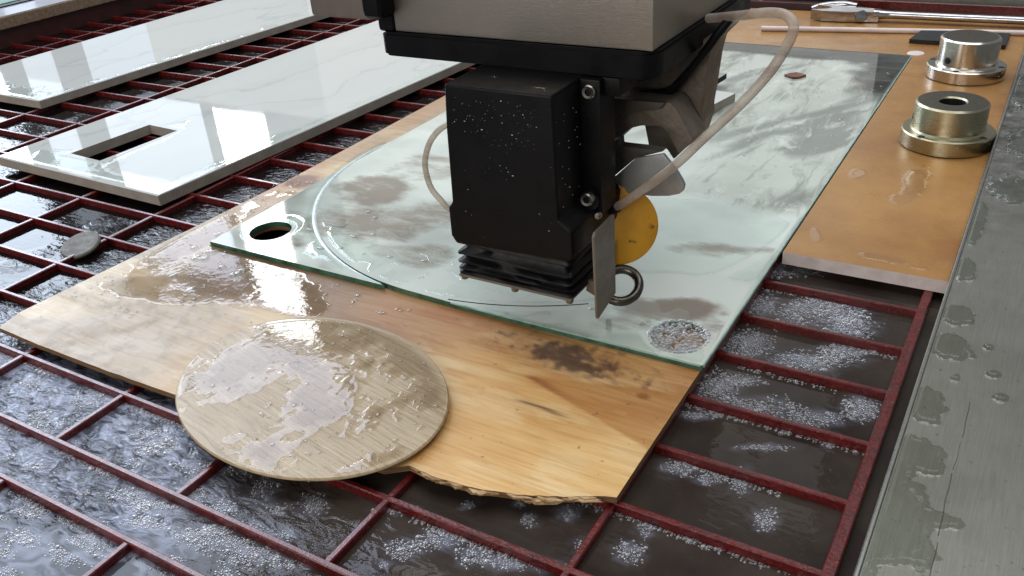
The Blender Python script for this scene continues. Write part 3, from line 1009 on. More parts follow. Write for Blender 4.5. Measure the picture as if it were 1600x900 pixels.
def glass_attr(x, y):
    n = fbm(x * 1.3, y * 1.3, 5)
    c = np.tile(lin(213, 220, 211), (len(x), 1))
    c = mixc(c, lin(194, 202, 194), sstep(0.4, 0.65, n))
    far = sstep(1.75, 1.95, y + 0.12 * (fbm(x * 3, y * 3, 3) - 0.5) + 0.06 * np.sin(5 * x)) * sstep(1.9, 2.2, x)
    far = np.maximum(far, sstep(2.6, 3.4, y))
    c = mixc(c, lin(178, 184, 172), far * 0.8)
    # brown residue clouds
    br = np.zeros(len(x))
    for cx, cy, rx, ry, rt, a in ((-0.35, 1.0, 0.45, 0.5, 0.4, 0.95), (0.15, 0.45, 0.55, 0.38, -0.3, 0.85), (0.62, 0.15, 0.5, 0.2, 0.1, 0.6), (0.5, 0.85, 0.5, 0.35, 0.5, 0.7),
                                  (2.6, 1.05, 0.45, 0.13, 0.35, 0.6), (2.62, 0.2, 0.36, 0.17, 0.35, 1.0), (2.45, -0.1, 0.3, 0.12, 0.2, 0.55), (2.95, 0.12, 0.12, 0.12, 0, 0.6), (-0.25, 0.35, 0.3, 0.3, 0.6, 0.7), (-0.1, 1.6, 0.6, 0.5, 0.4, 0.55), (-0.35, -0.08, 0.2, 0.15, 0, 0.7), (-0.2, 0.2, 0.12, 0.2, 0.2, 0.6)):
        br = np.maximum(br, a * sstep(-0.1, 0.6, blob(x, y, cx, cy, rx, ry, rt) + 1.1 * (fbm(x * 3.1, y * 5, 5, cx * 7) - 0.5)))
    pass
    rust = sstep(0.0, 0.5, blob(x, y, 2.70, 0.22, 0.42, 0.14, 0.35) + 1.3 * (fbm(x * 8, y * 8, 4, 3) - 0.5)) + 0.7 * sstep(0.1, 0.6, blob(x, y, 2.75, 1.12, 0.4, 0.08, 0.3) + 1.3 * (fbm(x * 8, y * 8, 4, 8) - 0.5))
    c = mixc(c, lin(104, 70, 54), np.clip(rust, 0, 1) * 0.85)
    # dark swept streaks on the far part
    u = (x - 2.0) * 0.5 + (y - 4.0) * 0.86
    v = (x - 2.0) * 0.86 - (y - 4.0) * 0.5
    sk = sstep(0.56, 0.68, fbm(v * 2.6 + 0.6 * fbm(x, y, 2), u * 0.8, 4, 6)) * far
    sk = np.maximum(sk, sstep(0.12, 0.03, np.abs(v - 0.42 - 0.06 * np.sin(2 * u))) * sstep(-1.1, -0.6, u) * sstep(1.6, 1.1, u))
    c = mixc(c, lin(96, 102, 94), sk * 0.75)
    milk = 0.96 - 0.14 * sstep(0.48, 0.7, fbm(x * 1.6, y * 2.4, 5, 4))
    corner = sstep(0.0, 0.25, (np.hypot(x - CX, y - CY) - CR)) * sstep(0.5, 0.2, x) * sstep(2, 1, y)
    milk = milk - 0.35 * corner * sstep(0.4, 0.6, fbm(x * 4, y * 4, 4, 1))
    back = sstep(5.85, 5.97, y + 0.04 * np.sin(4 * x)) + sstep(2.62, 2.9, x + 0.25 * (y - 5) + 0.3 * (fbm(x * 6, y * 6, 3) - 0.5)) * sstep(4.7, 5.0, y)
    milk = milk - 0.85 * np.clip(back, 0, 1)
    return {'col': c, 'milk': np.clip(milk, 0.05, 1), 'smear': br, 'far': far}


def arc(a0, a1, r, n=40):
    return [(CX + r * math.cos(math.radians(a)), CY + r * math.sin(math.radians(a))) for a in np.linspace(a0, a1, n)]


GM = ['glass_top', 'glass_edge', 'glass_bottom']
KR = CR + 0.028
a_l = math.degrees(math.asin((GY0 - CY) / KR))
fl = [(GX0, GY0)] + [(CX + KR * math.cos(math.radians(-180 - a_l)), GY0)]
fl_arc = [p for p in arc(-180 - a_l, -180 + 8, KR) if p[0] > GX0 + 0.012]
fl += fl_arc + [(GX0, fl_arc[-1][1] + 0.01)]
hole = lambda cx, cy, r, n=40: [(cx + r * math.cos(t), cy + r * math.sin(t)) for t in np.linspace(0, 2 * math.pi, n, endpoint=False)]
tag(slab('glass_offcut', fl, [hole(-0.615, 0.03, 0.165)], GZ0, GZ1, GM, None, 0.04, glass_attr),
    'pointed glass corner offcut with a round drilled hole, at the left of the glass sheet', 'glass offcut')
body_arc = [p for p in arc(-178, -92, CR, 60) if p[0] > GX0 + 0.004 and p[1] > GY0 + 0.003]
body = [(GX0, body_arc[0][1] + 0.02)] + body_arc + [(1.30, GY0), (GX1, GY0), (GX1, 2.0), (GX1, 4.0), (GX1, GY1), (GX0, GY1), (GX0, 3.5)]
slot = arc(-83, -56, CR + 0.006, 40) + arc(-56, -83, CR - 0.006, 40)
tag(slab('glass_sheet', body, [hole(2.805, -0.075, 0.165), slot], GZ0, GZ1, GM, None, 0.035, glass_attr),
    'large milky green glass sheet with rounded cut edge under the cutting head', 'glass sheet')
gs = bpy.data.objects['glass_sheet']
box('ground_edge', GX1 - 0.002, GX1 + 0.010, GY0 + 0.01, GY1, GZ1 - 0.022, GZ1 + 0.0015, 'glass_cut', gs, 0.004)
box('ground_edge', 1.32, GX1 - 0.01, GY0 - 0.006, GY0 + 0.004, GZ1 - 0.011, GZ1 + 0.0015, 'glass_cut', gs, 0.003)
# water-filled kerf left of the disc, its bright reflection painted on
kp = [(CX + (KR - 0.012) * math.cos(a), CY + (KR - 0.012) * math.sin(a), GZ1 - 0.012) for a in np.radians(np.linspace(168, 261, 90))]
tag(tube('kerf_water', kp, lambda t: 0.008 + 0.017 * math.sin(math.pi * min(1, t ** 0.8)) ** 0.8, 'kerf', None, 10, 0, 0.9),
    'water standing in the curved saw cut beside the left glass offcut', 'water', kind='stuff')
kp2 = [(CX + (KR + 0.03) * math.cos(a), CY + (KR + 0.03) * math.sin(a), GZ1 - 0.004) for a in np.radians(np.linspace(172, 250, 80))]
tag(tube('kerf_bead', kp2, lambda t: 0.008 + 0.012 * abs(math.sin(5 * t + 1)), 'film_clear', None, 8, 0, 0.9),
    'thin bead of water along the rim of the left glass offcut', 'water', kind='stuff')

# ------------------------------------------------------------------ oval laminate panel
OC, OA, OB, OROT = np.array([1.10, -1.433]), 0.925, 0.676, math.radians(-12.2)
OZ = 0.088
n_o = 120
TH = 0.02


def oval_z(x, y):
    u = (x - OC[0]) * math.cos(OROT) + (y - OC[1]) * math.sin(OROT)
    return OZ + 0.012 * u


ov = []
for r, z in ((0.985, -TH), (1.0, -TH + 0.006), (1.0, -0.006), (0.992, 0.0)):
    for t in np.linspace(0, 2 * math.pi, n_o, endpoint=False):
        u, v = OA * r * math.cos(t), OB * r * math.sin(t)
        x, y = OC[0] + u * math.cos(OROT) - v * math.sin(OROT), OC[1] + u * math.sin(OROT) + v * math.cos(OROT)
        ov.append((x, y, oval_z(x, y) + z))
of, om = [], []
for k in range(3):
    for i in range(n_o):
        j = (i + 1) % n_o
        of.append([k * n_o + i, k * n_o + j, (k + 1) * n_o + j, (k + 1) * n_o + i])
        om.append(1 if k < 2 else 0)
of += [list(range(3 * n_o, 4 * n_o)), list(range(n_o))[::-1]]
om += [0, 1]
tag(build('oval_panel', ov, of, ['oval', 'oval_edge'], None, om), 'oval wood-grain panel lying wet on the front of the plywood', 'panel')

# ------------------------------------------------------------------ marble tiles


def quad_slab(name, outer, inner, z0, z1, mats, label, cat):
    V, F, fm = [], [], []
    def add(loop, z):
        s = len(V)
        V.extend([(x, y, z) for x, y in loop])
        return s
    n = len(outer)
    ins = []
    cen = np.mean(outer, 0)
    b = 0.012
    shr = [tuple(np.array(p) + (cen - np.array(p)) / np.linalg.norm(cen - np.array(p)) * b * 1.4) for p in outer]
    s_t = add(shr, z1)
    s_b0 = add(outer, z1 - b * 0.7)
    s_b1 = add(outer, z0)
    for i in range(n):
        j = (i + 1) % n
        F.append([s_b0 + i, s_b0 + j, s_t + j, s_t + i]); fm.append(0)
        F.append([s_b1 + i, s_b1 + j, s_b0 + j, s_b0 + i]); fm.append(1)
    if inner:
        h_t, h_b = add(inner, z1), add(inner, z0)
        for i in range(n):
            j = (i + 1) % n
            F.append([s_t + i, s_t + j, h_t + j, h_t + i]); fm.append(0)
            F.append([s_b1 + j, s_b1 + i, h_b + i, h_b + j]); fm.append(1)
            F.append([h_t + i, h_t + j, h_b + j, h_b + i]); fm.append(1)
    else:
        F.append([s_t + i for i in range(n)]); fm.append(0)
        F.append([s_b1 + i for i in range(n)][::-1]); fm.append(1)
    return tag(build(name, V, F, mats, None, fm), label, cat)


t2 = [(-4.55, 0.20), (-2.075, 0.15), (-1.63, 7.3), (-4.26, 7.4)]
t2h = [(-3.85, 0.55), (-3.36, 0.525), (-3.31, 1.44), (-3.78, 1.465)]
quad_slab('marble_tile', t2, t2h, 0.004, 0.104, ['marble', 'tile_edge'], 'white polished marble tile with a rectangular cutout near its front end', 'tile')
t1 = [(-8.12, 1.60), (-5.925, 1.60), (-5.50, 7.4), (-8.12, 7.4)]
quad_slab('marble_tile', t1, None, 0.004, 0.104, ['marble', 'tile_edge'], 'plain white polished marble tile without cutout at the far left', 'tile')

# ------------------------------------------------------------------ hardboard
hb_out = [(3.062, 1.20), (4.10, 1.205), (4.10, 8.1), (0.2, 8.1), (0.2, 6.31), (3.058, 6.31)]
hb = slab('hardboard', hb_out, [], 0.006, 0.096, ['hard', 'hard_core', 'hard_core'], None)
tag(hb, 'L-shaped brown hardboard sheet carrying the two metal flanges', 'board')


def mark_field(X, Y):
    f = np.full(X.shape, -1.0)
    for cx, cy, rx, ry, a in ((3.66, 2.72, 0.1, 0.34, 0), (3.62, 2.35, 0.09, 0.1, 0), (3.2, 1.55, 0.05, 0.12, 0.3), (3.68, 1.36, 0.14, 0.045, 0), (3.9, 1.33, 0.08, 0.03, -0.1), (3.22, 2.75, 0.07, 0.12, 0)):
        f = np.maximum(f, blob(X, Y, cx, cy, rx, ry, a))
    return f + 0.9 * (fbm(X * 9, Y * 9, 4) - 0.5)


film('pale_puddles', 3.08, 4.08, 1.22, 3.2, 0.012, mark_field, 0.004, 0.3, 0.096, 'film_board', parent=hb)['kind'] = 'stuff'
lathe('white_sticker', [(0.0001, 0.006), (0.085, 0.006), (0.09, 0.0)], (3.07, 6.40, 0.0965), 'white_plastic', hb, n=32)

# ------------------------------------------------------------------ flanges


def flange(c, r1, h1, r2, h2, bore, m1, mtop, label, hole_dirs, side_hole):
    t = thing('metal_flange', c, label, 'flange', 'turned metal flanges on the brown board')
    x, y, z = c
    lathe('flange_plate', [(0.001, 0), (r1 - 0.008, 0), (r1, 0.008), (r1, h1 - 0.01), (r1 - 0.01, h1), (r2 - 0.02, h1)], (x, y, z), m1, t, n=96)
    prof = [(r2 + 0.012, h1), (r2, h1 + 0.014), (r2, h2 - 0.015), (r2 - 0.015, h2)]
    fmi = [0, 0, 0]
    if bore:
        prof += [(bore + 0.012, h2), (bore, h2 - 0.012), (bore, h1 + 0.05), (0.001, h1 + 0.05)]
        fmi += [1, 0, 2, 2]
    else:
        prof += [(r2 - 0.03, h2 - 0.001), (0.001, h2 - 0.001)]
        fmi += [0, 1]
    lathe('hub', prof, (x, y, z), [m1, mtop, 'dark'], t, n=96, fmi=fmi)
    for a in hole_dirs:
        rr = (r1 + r2) / 2 + 0.005
        lathe('bolt_hole', [(0.001, 0.002), (0.026, 0.002), (0.03, 0.001), (0.033, 0.0)], (x + rr * math.cos(a), y + rr * math.sin(a), z + h1), ['dark', 'bolt'], t, n=20, fmi=[0, 0, 1])
    a, hz = side_hole
    d = Vector((math.cos(a), math.sin(a), 0))
    lathe('set_screw_hole', [(0.001, 0.001), (0.028, 0.001), (0.034, -0.002)], Vector((x, y, z + hz)) + d * (r2 + 0.0015), ['dark'], t, axis=d, n=20)
    k = 16
    an = RNG.uniform(-2.6, -0.4, k)
    zz = np.where(RNG.rand(k) < 0.55, RNG.uniform(0.02, h1 - 0.02, k), RNG.uniform(h1 + 0.05, h2 - 0.05, k))
    rad = np.where(zz < h1, r1, r2)
    P = np.stack([x + rad * np.cos(an), y + rad * np.sin(an), z + zz], 1)
    s = RNG.uniform(0.006, 0.013, k)
    beads('water_drops', P, np.stack([s, s, s], 1), 'drop', parent=t, full=True)
    return t


flange((3.745, 3.67, 0.098), 0.365, 0.135, 0.285, 0.37, 0.105, 'brassy', 'brassy_top', 'brassy round flange with an open centre bore, nearer of the two',
       [math.radians(a) for a in (150, 240, 330, 60)], (math.radians(186), 0.22))
flange((3.645, 5.70, 0.098), 0.37, 0.125, 0.28, 0.40, 0, 'zinc', 'brassy_top', 'bright zinc round flange with a closed top, farther of the two',
       [math.radians(a) for a in (170, 260, 350, 80)], (math.radians(236), 0.2))

# ------------------------------------------------------------------ small things on the board
bs = slab('black_strip', [(2.93, 6.80), (3.92, 6.80), (3.92, 7.34), (3.0, 7.34)], [], 0.098, 0.145, ['foam_black'] * 3)
tag(bs, 'flat black rubber strip behind the zinc flange', 'strip')
rod = tube('plastic_rod', [(1.17, 6.93, 0.128), (2.2, 7.12, 0.128), (4.08, 7.46, 0.128)], 0.03, 'white_plastic', None, 12, 6)
tag(rod, 'thin white plastic rod lying across the brown board', 'rod')
w = thing('wrench', (2.5, 7.75, 0.1), 'chrome wrench with flexible jaw head lying at the back', 'wrench')
tube('handle', [(2.35, 7.72, 0.19), (2.7, 7.76, 0.185), (3.4, 7.8, 0.18), (4.6, 7.86, 0.18)], lambda t: 0.062 + 0.02 * (1 - min(1, t * 5)) , 'chrome', w, 16, 6, 0.8)
prism = [(1.60, 7.62), (1.75, 7.56), (2.05, 7.58), (2.2, 7.62), (2.42, 7.66), (2.42, 7.80), (2.2, 7.86), (2.0, 7.92), (1.7, 7.93), (1.62, 7.88), (1.78, 7.83), (1.84, 7.76), (1.78, 7.69)]
o = slab('jaw_head', prism, [], 0.11, 0.235, ['chrome'] * 3, w)
lathe('pivot_pin', [(0.001, 0.03), (0.06, 0.026), (0.075, 0.012), (0.078, 0.0)], (2.22, 7.62, 0.18), 'chrome', w, axis=(0.1, -0.9, 0.5), n=24)
tube('jaw_tip', [(1.54, 7.93, 0.16), (1.66, 7.97, 0.2), (1.9, 7.99, 0.23), (2.1, 7.95, 0.22)], 0.045, 'chrome', w, 12, 6)

# chips and offcuts on the glass
cp = slab('wood_chip', [(1.96, 5.15), (2.06, 5.08), (2.12, 5.1), (2.175, 5.21), (2.06, 5.27), (2.0, 5.22)], [], 0.0935, 0.115, ['chip'] * 3)
tag(cp, 'small brown wood chip on the far part of the glass', 'chip')
mo = slab('metal_offcut', [(0.9, 3.95), (1.42, 3.85), (1.50, 4.62), (0.95, 4.75)], [], 0.18, 0.235, ['shield', 'dark', 'dark'])
tag(mo, 'grey flat offcut with dark edge behind the machine arm', 'offcut')
mc = slab('stone_offcut', [(0.95, 3.5), (1.5, 3.42), (1.62, 3.62), (1.74, 4.18), (1.0, 4.3)], [], 0.0935, 0.178, ['marble', 'tile_edge', 'tile_edge'])
tag(mc, 'small veined stone offcut under the grey offcut behind the machine arm', 'offcut')
# stone token in the water by the tile
lathe('ceramic_disc', [(0.001, 0.025), (0.15, 0.025), (0.162, 0.015), (0.162, 0.0), (0.001, 0.0)], (-2.06, -0.67, 0.0), 'pebble', None, axis=(0.05, -0.26, 0.95), n=40)
tag(bpy.data.objects['ceramic_disc'], 'small round grey ceramic piece half sunk in the water left of the plywood', 'disc')

# ------------------------------------------------------------------ cutting head
H = thing('cutting_head', (1.8, 0.2, 0.3), 'black and brushed steel waterjet cutting head hanging over the glass', 'machine head')
hs = prism_y('steel_housing', [(0.915, 1.748), (2.59, 1.748), (2.59, 2.9), (0.915, 2.9)], 0.0, 1.35, 'brushed', H, 0.008, 2)
bpo = []
for cx, cy, a0 in ((2.50, 0.09, -90), (2.58, 1.56, 0), (0.84, 1.56, 90), (0.87, 0.04, 180)):
    rr = 0.12 if a0 == -90 else (0.07 if a0 == 180 else 0.04)
    bpo += [(cx + rr * math.cos(math.radians(a)), cy + rr * math.sin(math.radians(a))) for a in np.linspace(a0, a0 + 90, 8)]
bm = bmesh.new()
f_ = bm.faces.new([bm.verts.new((x, y, 1.598)) for x, y in bpo])
r_ = bmesh.ops.extrude_face_region(bm, geom=[f_])
for v in r_['geom']:
    if isinstance(v, bmesh.types.BMVert):
        v.co.z = 1.744
bmesh.ops.recalc_face_normals(bm, faces=list(bm.faces))
bmesh.ops.bevel(bm, geom=[e for e in bm.edges if abs(e.verts[0].co.z - e.verts[1].co.z) < 1e-6], offset=0.016, segments=2, affect='EDGES')
from_bm('base_plate', bm, 'black_gloss', H, angle=35)
box('corner_post', 0.785, 0.915, -0.01, 0.3, 1.74, 2.9, 'black_gloss', H, 0.03, 3)
sh = box('side_housing', 0.30, 0.79, -0.06, 0.7, 1.815, 2.9, 'side_steel', H, 0.03, 3)
box('rubber_end', 0.78, 0.93, -0.14, 0.2, 1.84, 2.9, 'black', H, 0.05, 3)
cov = prism_y('motor_cover', [(1.525, 1.597), (1.505, 1.34), (1.49, 0.875), (1.457, 0.835), (1.455, 0.65), (1.485, 0.602), (2.262, 0.634), (2.287, 0.66),
                              (2.287, 0.83), (2.202, 0.885), (2.202, 1.597)], -0.4, 0.28, 'black', H, 0.022, 3)
pv = []
box('bracket', 2.06, 2.318, -0.075, 0.12, 0.79, 1.592, 'black', H, 0.012, 2)
box('bracket_arm', 2.1, 2.41, -0.02, 0.3, 1.49, 1.594, 'black', H, 0.01, 2)
bp = lathe('boss', [(0.001, 0.06), (0.045, 0.055), (0.06, 0.03), (0.065, -0.12)], (2.245, -0.1, 0.885), 'black', H, axis=(0.12, -1, -0.05), n=28)
for z, yy in ((1.528, -0.078), (0.915, -0.135)):
    b = lathe('bolt', [(0.018, 0.006), (0.02, 0.024), (0.034, 0.026), (0.04, 0.018), (0.04, -0.012)], (2.258, yy, z), ['dark', 'bolt'], H, axis=(0.05, -1, 0.02), n=24, fmi=[0, 1, 1, 1])
    lathe('hex_socket', [(0.001, 0.008), (0.021, 0.008)], (2.258, yy, z), 'dark', b, axis=(0.05, -1, 0.02), n=6)
skirt = box('skirt', 2.14, 2.286, -0.36, 0.10, 0.648, 0.80, 'black', H, 0.02, 3)

# bellows: a stack of folded rings
bv, bf = [], []
levels = []
zt = 0.632
for k, (zz, off) in enumerate([(0.640, -0.03), (0.612, 0.004), (0.598, 0.006), (0.588, -0.036), (0.560, -0.038), (0.535, 0.002), (0.525, 0.006), (0.512, -0.028), (0.490, -0.03), (0.474, 0.004),
                               (0.466, 0.006), (0.456, -0.026), (0.444, -0.026), (0.432, 0.006), (0.425, 0.006), (0.416, -0.028), (0.404, 0.004), (0.392, 0.006), (0.384, -0.02)]):
    x0, x1, y0, y1 = 1.475 - off, 2.262 + off, -0.385 - off, 0.10 + off
    rc = 0.03
    ring = []
    for cx, cy, a0 in ((x1 - rc, y0 + rc, -90), (x1 - rc, y1 - rc, 0), (x0 + rc, y1 - rc, 90), (x0 + rc, y0 + rc, 180)):
        for a in np.linspace(a0, a0 + 90, 5):
            ring.append((cx + rc * math.cos(math.radians(a)), cy + rc * math.sin(math.radians(a))))
    full = []
    for i in range(len(ring)):
        a, b2 = ring[i], ring[(i + 1) % len(ring)]
        m = max(1, int(math.hypot(b2[0] - a[0], b2[1] - a[1]) / 0.05))
        for q in range(m):
            full.append((a[0] + (b2[0] - a[0]) * q / m, a[1] + (b2[1] - a[1]) * q / m))
    sag = [0.020 * (fbm(np.array([x * 3.0]), np.array([y * 3 + zz * 2]), 2)[0] - 0.5) for x, y in full]
    s = len(bv)
    cxm, cym = 1.868, -0.142
    for (x, y), g in zip(full, sag):
        j_ = 0.012 * (fbm(np.array([x * 9 + k * 3.1]), np.array([y * 9 + k * 1.7]), 2)[0] - 0.55)
        bv.append((x + (j_ if x > cxm else -j_) * (abs(x - cxm) > 0.37), y + (j_ if y > cym else -j_) * (abs(y - cym) > 0.2), zz + g))
    levels.append((s, len(full)))
nmin = min(l[1] for l in levels)
# resample each ring to the same count
bv2 = []
for s, n in levels:
    idx = np.linspace(0, n, nmin, endpoint=False).astype(int)
    bv2 += [bv[s + i] for i in idx]
for k in range(len(levels) - 1):
    for i in range(nmin):
        j = (i + 1) % nmin
        bf.append([k * nmin + i, (k + 1) * nmin + i, (k + 1) * nmin + j, k * nmin + j])
build('bellows', bv2, bf, 'rubber', H, angle=60)
bpz = box('bellows_plate', 1.475, 2.262, -0.39, 0.10, 0.366, 0.383, 'plate', H, 0.004)
for x, y in ((1.50, -0.36), (1.87, -0.37), (2.235, -0.36), (1.5, 0.07)):
    lathe('plate_screw', [(0.001, -0.024), (0.02, -0.022), (0.024, -0.01), (0.024, 0.01)], (x, y, 0.364), 'plate', bpz, n=14)
prism_y('small_lug', [(1.60, 0.366), (1.70, 0.366), (1.655, 0.31), (1.622, 0.295), (1.605, 0.305)], -0.25, -0.22, 'plate', H, 0.003, 1)
prism_y('rear_lug', [(2.26, 0.40), (2.33, 0.41), (2.40, 0.32), (2.39, 0.27), (2.25, 0.33)], -0.18, -0.15, 'plate', H, 0.003, 1)
prism_x('guard_plate', [(-0.392, 0.815), (-0.372, 0.838), (-0.14, 0.848), (-0.122, 0.835), (-0.118, 0.322), (-0.30, 0.285), (-0.357, 0.272), (-0.372, 0.285)], 2.405, 2.42, 'plate', H, 0.003)
pl_b = lathe('bolt', [(0.001, 0.02), (0.02, 0.018), (0.024, 0.0)], (2.30, -0.09, 0.80), 'bolt', H, axis=(0.4, -1, 0.1), n=16)

# rear rotary arms
armA = [(2.095, 1.248), (2.096, 1.331), (2.217, 1.414), (2.383, 1.495), (2.56, 1.604), (2.71, 1.70), (2.75, 1.70), (2.676, 1.62), (2.654, 1.517), (2.631, 1.303), (2.616, 1.189), (2.622, 1.141), (2.586, 1.005), (2.472, 1.206), (2.429, 1.25)]
prism_y('rear_arm', armA, 0.68, 0.95, 'cast', H, 0.012, 2)
armB = [(2.136, 1.323), (2.243, 1.329), (2.482, 1.332), (2.513, 1.330), (2.551, 1.300), (2.664, 1.122), (2.66, 1.10), (2.577, 1.02), (2.535, 1.095), (2.507, 1.145), (2.463, 1.179), (2.337, 1.167), (2.27, 1.143), (2.202, 1.08), (2.132, 1.009)]
prism_y('fork_arm', armB, 0.44, 0.66, 'cast', H, 0.014, 2)
prism_y('fork_top_face', [(2.13, 1.33), (2.50, 1.338), (2.47, 1.30), (2.30, 1.262), (2.22, 1.21), (2.13, 1.12)], 0.40, 0.437, 'cast_dark', H, 0.006, 2)  # top face of the fork arm, drawn as a separate darker plate
prism_y('inner_block', [(2.264, 1.098), (2.394, 1.114), (2.44, 1.078), (2.513, 0.943), (2.463, 0.888), (2.417, 0.95), (2.294, 0.956)], 0.66, 0.85, 'cast_dark', H, 0.01, 2)
prism_y('lower_link', [(2.13, 1.052), (2.237, 1.11), (2.24, 1.064), (2.293, 1.064), (2.426, 1.067), (2.52, 1.064), (2.343, 0.996), (2.13, 0.79)], 0.34, 0.42, 'cast_dark', H, 0.008, 2)
prism_y('splash_shield', [(2.13, 0.80), (2.209, 0.859), (2.378, 1.03), (2.552, 1.082), (2.636, 0.99), (2.672, 0.937), (2.687, 0.905), (2.682, 0.872), (2.658, 0.848), (2.592, 0.823), (2.484, 0.805), (2.345, 0.800), (2.2, 0.80)], 0.26, 0.29, 'shield', H, 0.006, 2)
lathe('pivot_bolt', [(0.001, 0.03), (0.05, 0.028), (0.06, 0.01), (0.06, -0.05)], (2.285, 0.66, 1.445), 'cast_dark', H, axis=(0.3, -1, 0.2), n=28)
prism_y('arm_mount', [(2.10, 1.30), (2.10, 1.594), (2.60, 1.594), (2.45, 1.50), (2.30, 1.40)], 0.98, 1.3, 'cast', H, 0.01, 2)
tube('black_cable', [(2.10, 0.60, 1.27), (2.167, 0.6, 1.286), (2.26, 0.6, 1.306), (2.426, 0.6, 1.336), (2.506, 0.6, 1.398), (2.655, 0.6, 1.589), (2.73, 0.6, 1.70), (2.80, 0.62, 1.80)], 0.026, 'black', H, 12, 8)
# yellow splash disc and the nozzle ring
yax = Vector((0.42, -0.86, 0.28)).normalized()
yd = lathe('splash_disc', [(0.001, 0.02), (0.235, 0.02), (0.247, 0.012), (0.247, -0.012), (0.235, -0.02), (0.001, -0.02)], (2.288, 0.2, 0.603), ['yellow', 'rubber'], H, axis=yax, n=64, fmi=[0, 0, 1, 1, 0])
rg = []
rax = Vector((0.25, -0.42, 0.87)).normalized()
q = Vector((0, 0, 1)).rotation_difference(rax)
for t in np.linspace(0, 2 * math.pi, 41):
    rg.append((Vector((2.385, 0.03, 0.29)) + q @ Vector((0.108 * math.cos(t), 0.118 * math.sin(t), 0)))[:])
tube('nozzle_ring', rg, 0.03, 'ring_metal', H, 12, 0, 1.0, False)
tube('nozzle', [(2.30, 0.02, 0.17), (2.30, 0.03, 0.3), (2.30, 0.05, 0.55)], 0.02, 'plate', H, 12, 4)
# hoses
tube('water_hose', [(2.24, 0.14, 0.71), (2.271, 0.12, 0.733), (2.409, 0.12, 0.837), (2.664, 0.12, 1.068), (2.836, 0.14, 1.258), (3.024, 0.18, 1.466), (3.143, 0.25, 1.628), (3.204, 0.32, 1.763),
                    (3.21, 0.36, 1.834), (3.156, 0.4, 1.874), (3.049, 0.45, 1.87), (2.882, 0.55, 1.825), (2.64, 0.7, 1.76)], 0.027, 'hose', H, 16, 10)
tube('hose_fitting', [(2.22, 0.15, 0.69), (2.262, 0.125, 0.726), (2.32, 0.12, 0.768)], 0.037, 'rubber', H, 14, 5)
tube('air_hose', [(1.5, 0.05, 1.24), (1.42, 0.03, 1.235), (1.291, 0.0, 1.21), (1.179, 0.0, 1.163), (1.075, 0.0, 1.056), (1.013, 0.0, 0.903), (1.032, 0.0, 0.749), (1.103, 0.0, 0.66), (1.197, 0.0, 0.593), (1.5, 0.02, 0.50)], 0.02, 'hose', H, 12, 10)
tube('supply_hose', [(2.62, 1.72, 1.66), (2.68, 1.72, 1.75), (2.78, 1.72, 1.9), (2.9, 1.72, 2.1)], 0.035, 'hose', H, 12, 6)
# dried spatter on the front and the side of the cover
k = 420
P = np.stack([RNG.uniform(1.54, 2.18, k), np.full(k, -0.4005), 0.68 + 0.86 * RNG.rand(k) ** 0.9], 1)
P = P[fbm(P[:, 0] * 5, P[:, 2] * 5, 3, 2) > RNG.uniform(0.40, 0.72, k)]
k = len(P)
sz = 0.0011 + 0.0034 * RNG.rand(k) ** 5
beads('spatter', P, np.stack([sz * RNG.uniform(0.8, 2.2, k), sz * 0.3, sz], 1), 'speck', parent=cov, seg=6, rings=2, full=True)
k = 22
P = np.stack([np.full(k, 2.2025), RNG.uniform(-0.37, -0.1, k), RNG.uniform(0.9, 1.5, k)], 1)
sz = RNG.uniform(0.002, 0.004, k)
beads('spatter', P, np.stack([sz * 0.3, sz * 2, sz], 1), 'speck', parent=cov, seg=6, rings=2, full=True)
beads('spatter', [(1.72, -0.2, 1.596), (2.06, -0.3, 1.596), (2.12, -0.33, 1.596)], [(0.03, 0.012, 0.004), (0.06, 0.014, 0.004), (0.012, 0.01, 0.004)], 'drop', parent=cov, seg=12, rings=3)

# ------------------------------------------------------------------ water on things


def oval_field(X, Y):
    u = ((X - OC[0]) * math.cos(OROT) + (Y - OC[1]) * math.sin(OROT)) / OA
    v = (-(X - OC[0]) * math.sin(OROT) + (Y - OC[1]) * math.cos(OROT)) / OB
    r = 0.985 - np.sqrt(u * u + v * v)
    n = fbm(X * 3.2, Y * 3.2, 5, 2)
    n2 = fbm(X * 7 + 3, Y * 3.5, 4, 6)
    f = 0.62 - 0.75 * sstep(-0.25, 0.75, 0.55 * u - 0.75 * v + 0.25) + 1.9 * (n - 0.5) + 1.3 * (n2 - 0.5) + 0.7 * (fbm(X * 16, Y * 9, 3, 4) - 0.5)
    return np.minimum(r * 6, f)


film('oval_water_film', 0.12, 2.1, -2.2, -0.7, 0.0075, oval_field, 0.0020, 0.16, lambda X, Y: oval_z(X, Y), 'film_wood',
     'thin puddles of water on the oval wood-grain panel', 'water')
k = 330
t, r = RNG.uniform(0, 2 * math.pi, k), np.sqrt(RNG.rand(k)) * 0.93
u, v = OA * r * np.cos(t), OB * r * np.sin(t)
X, Y = OC[0] + u * math.cos(OROT) - v * math.sin(OROT), OC[1] + u * math.sin(OROT) + v * math.cos(OROT)
sz = 0.004 + 0.010 * RNG.rand(k) ** 3
beads('oval_water_drops', np.stack([X, Y, oval_z(X, Y)], 1), np.stack([sz * RNG.uniform(0.8, 1.8, k), sz, sz * 0.6], 1), 'drop', 'water drops scattered over the oval panel', 'water', rot=RNG.uniform(0, 6, k), seg=10, rings=3)


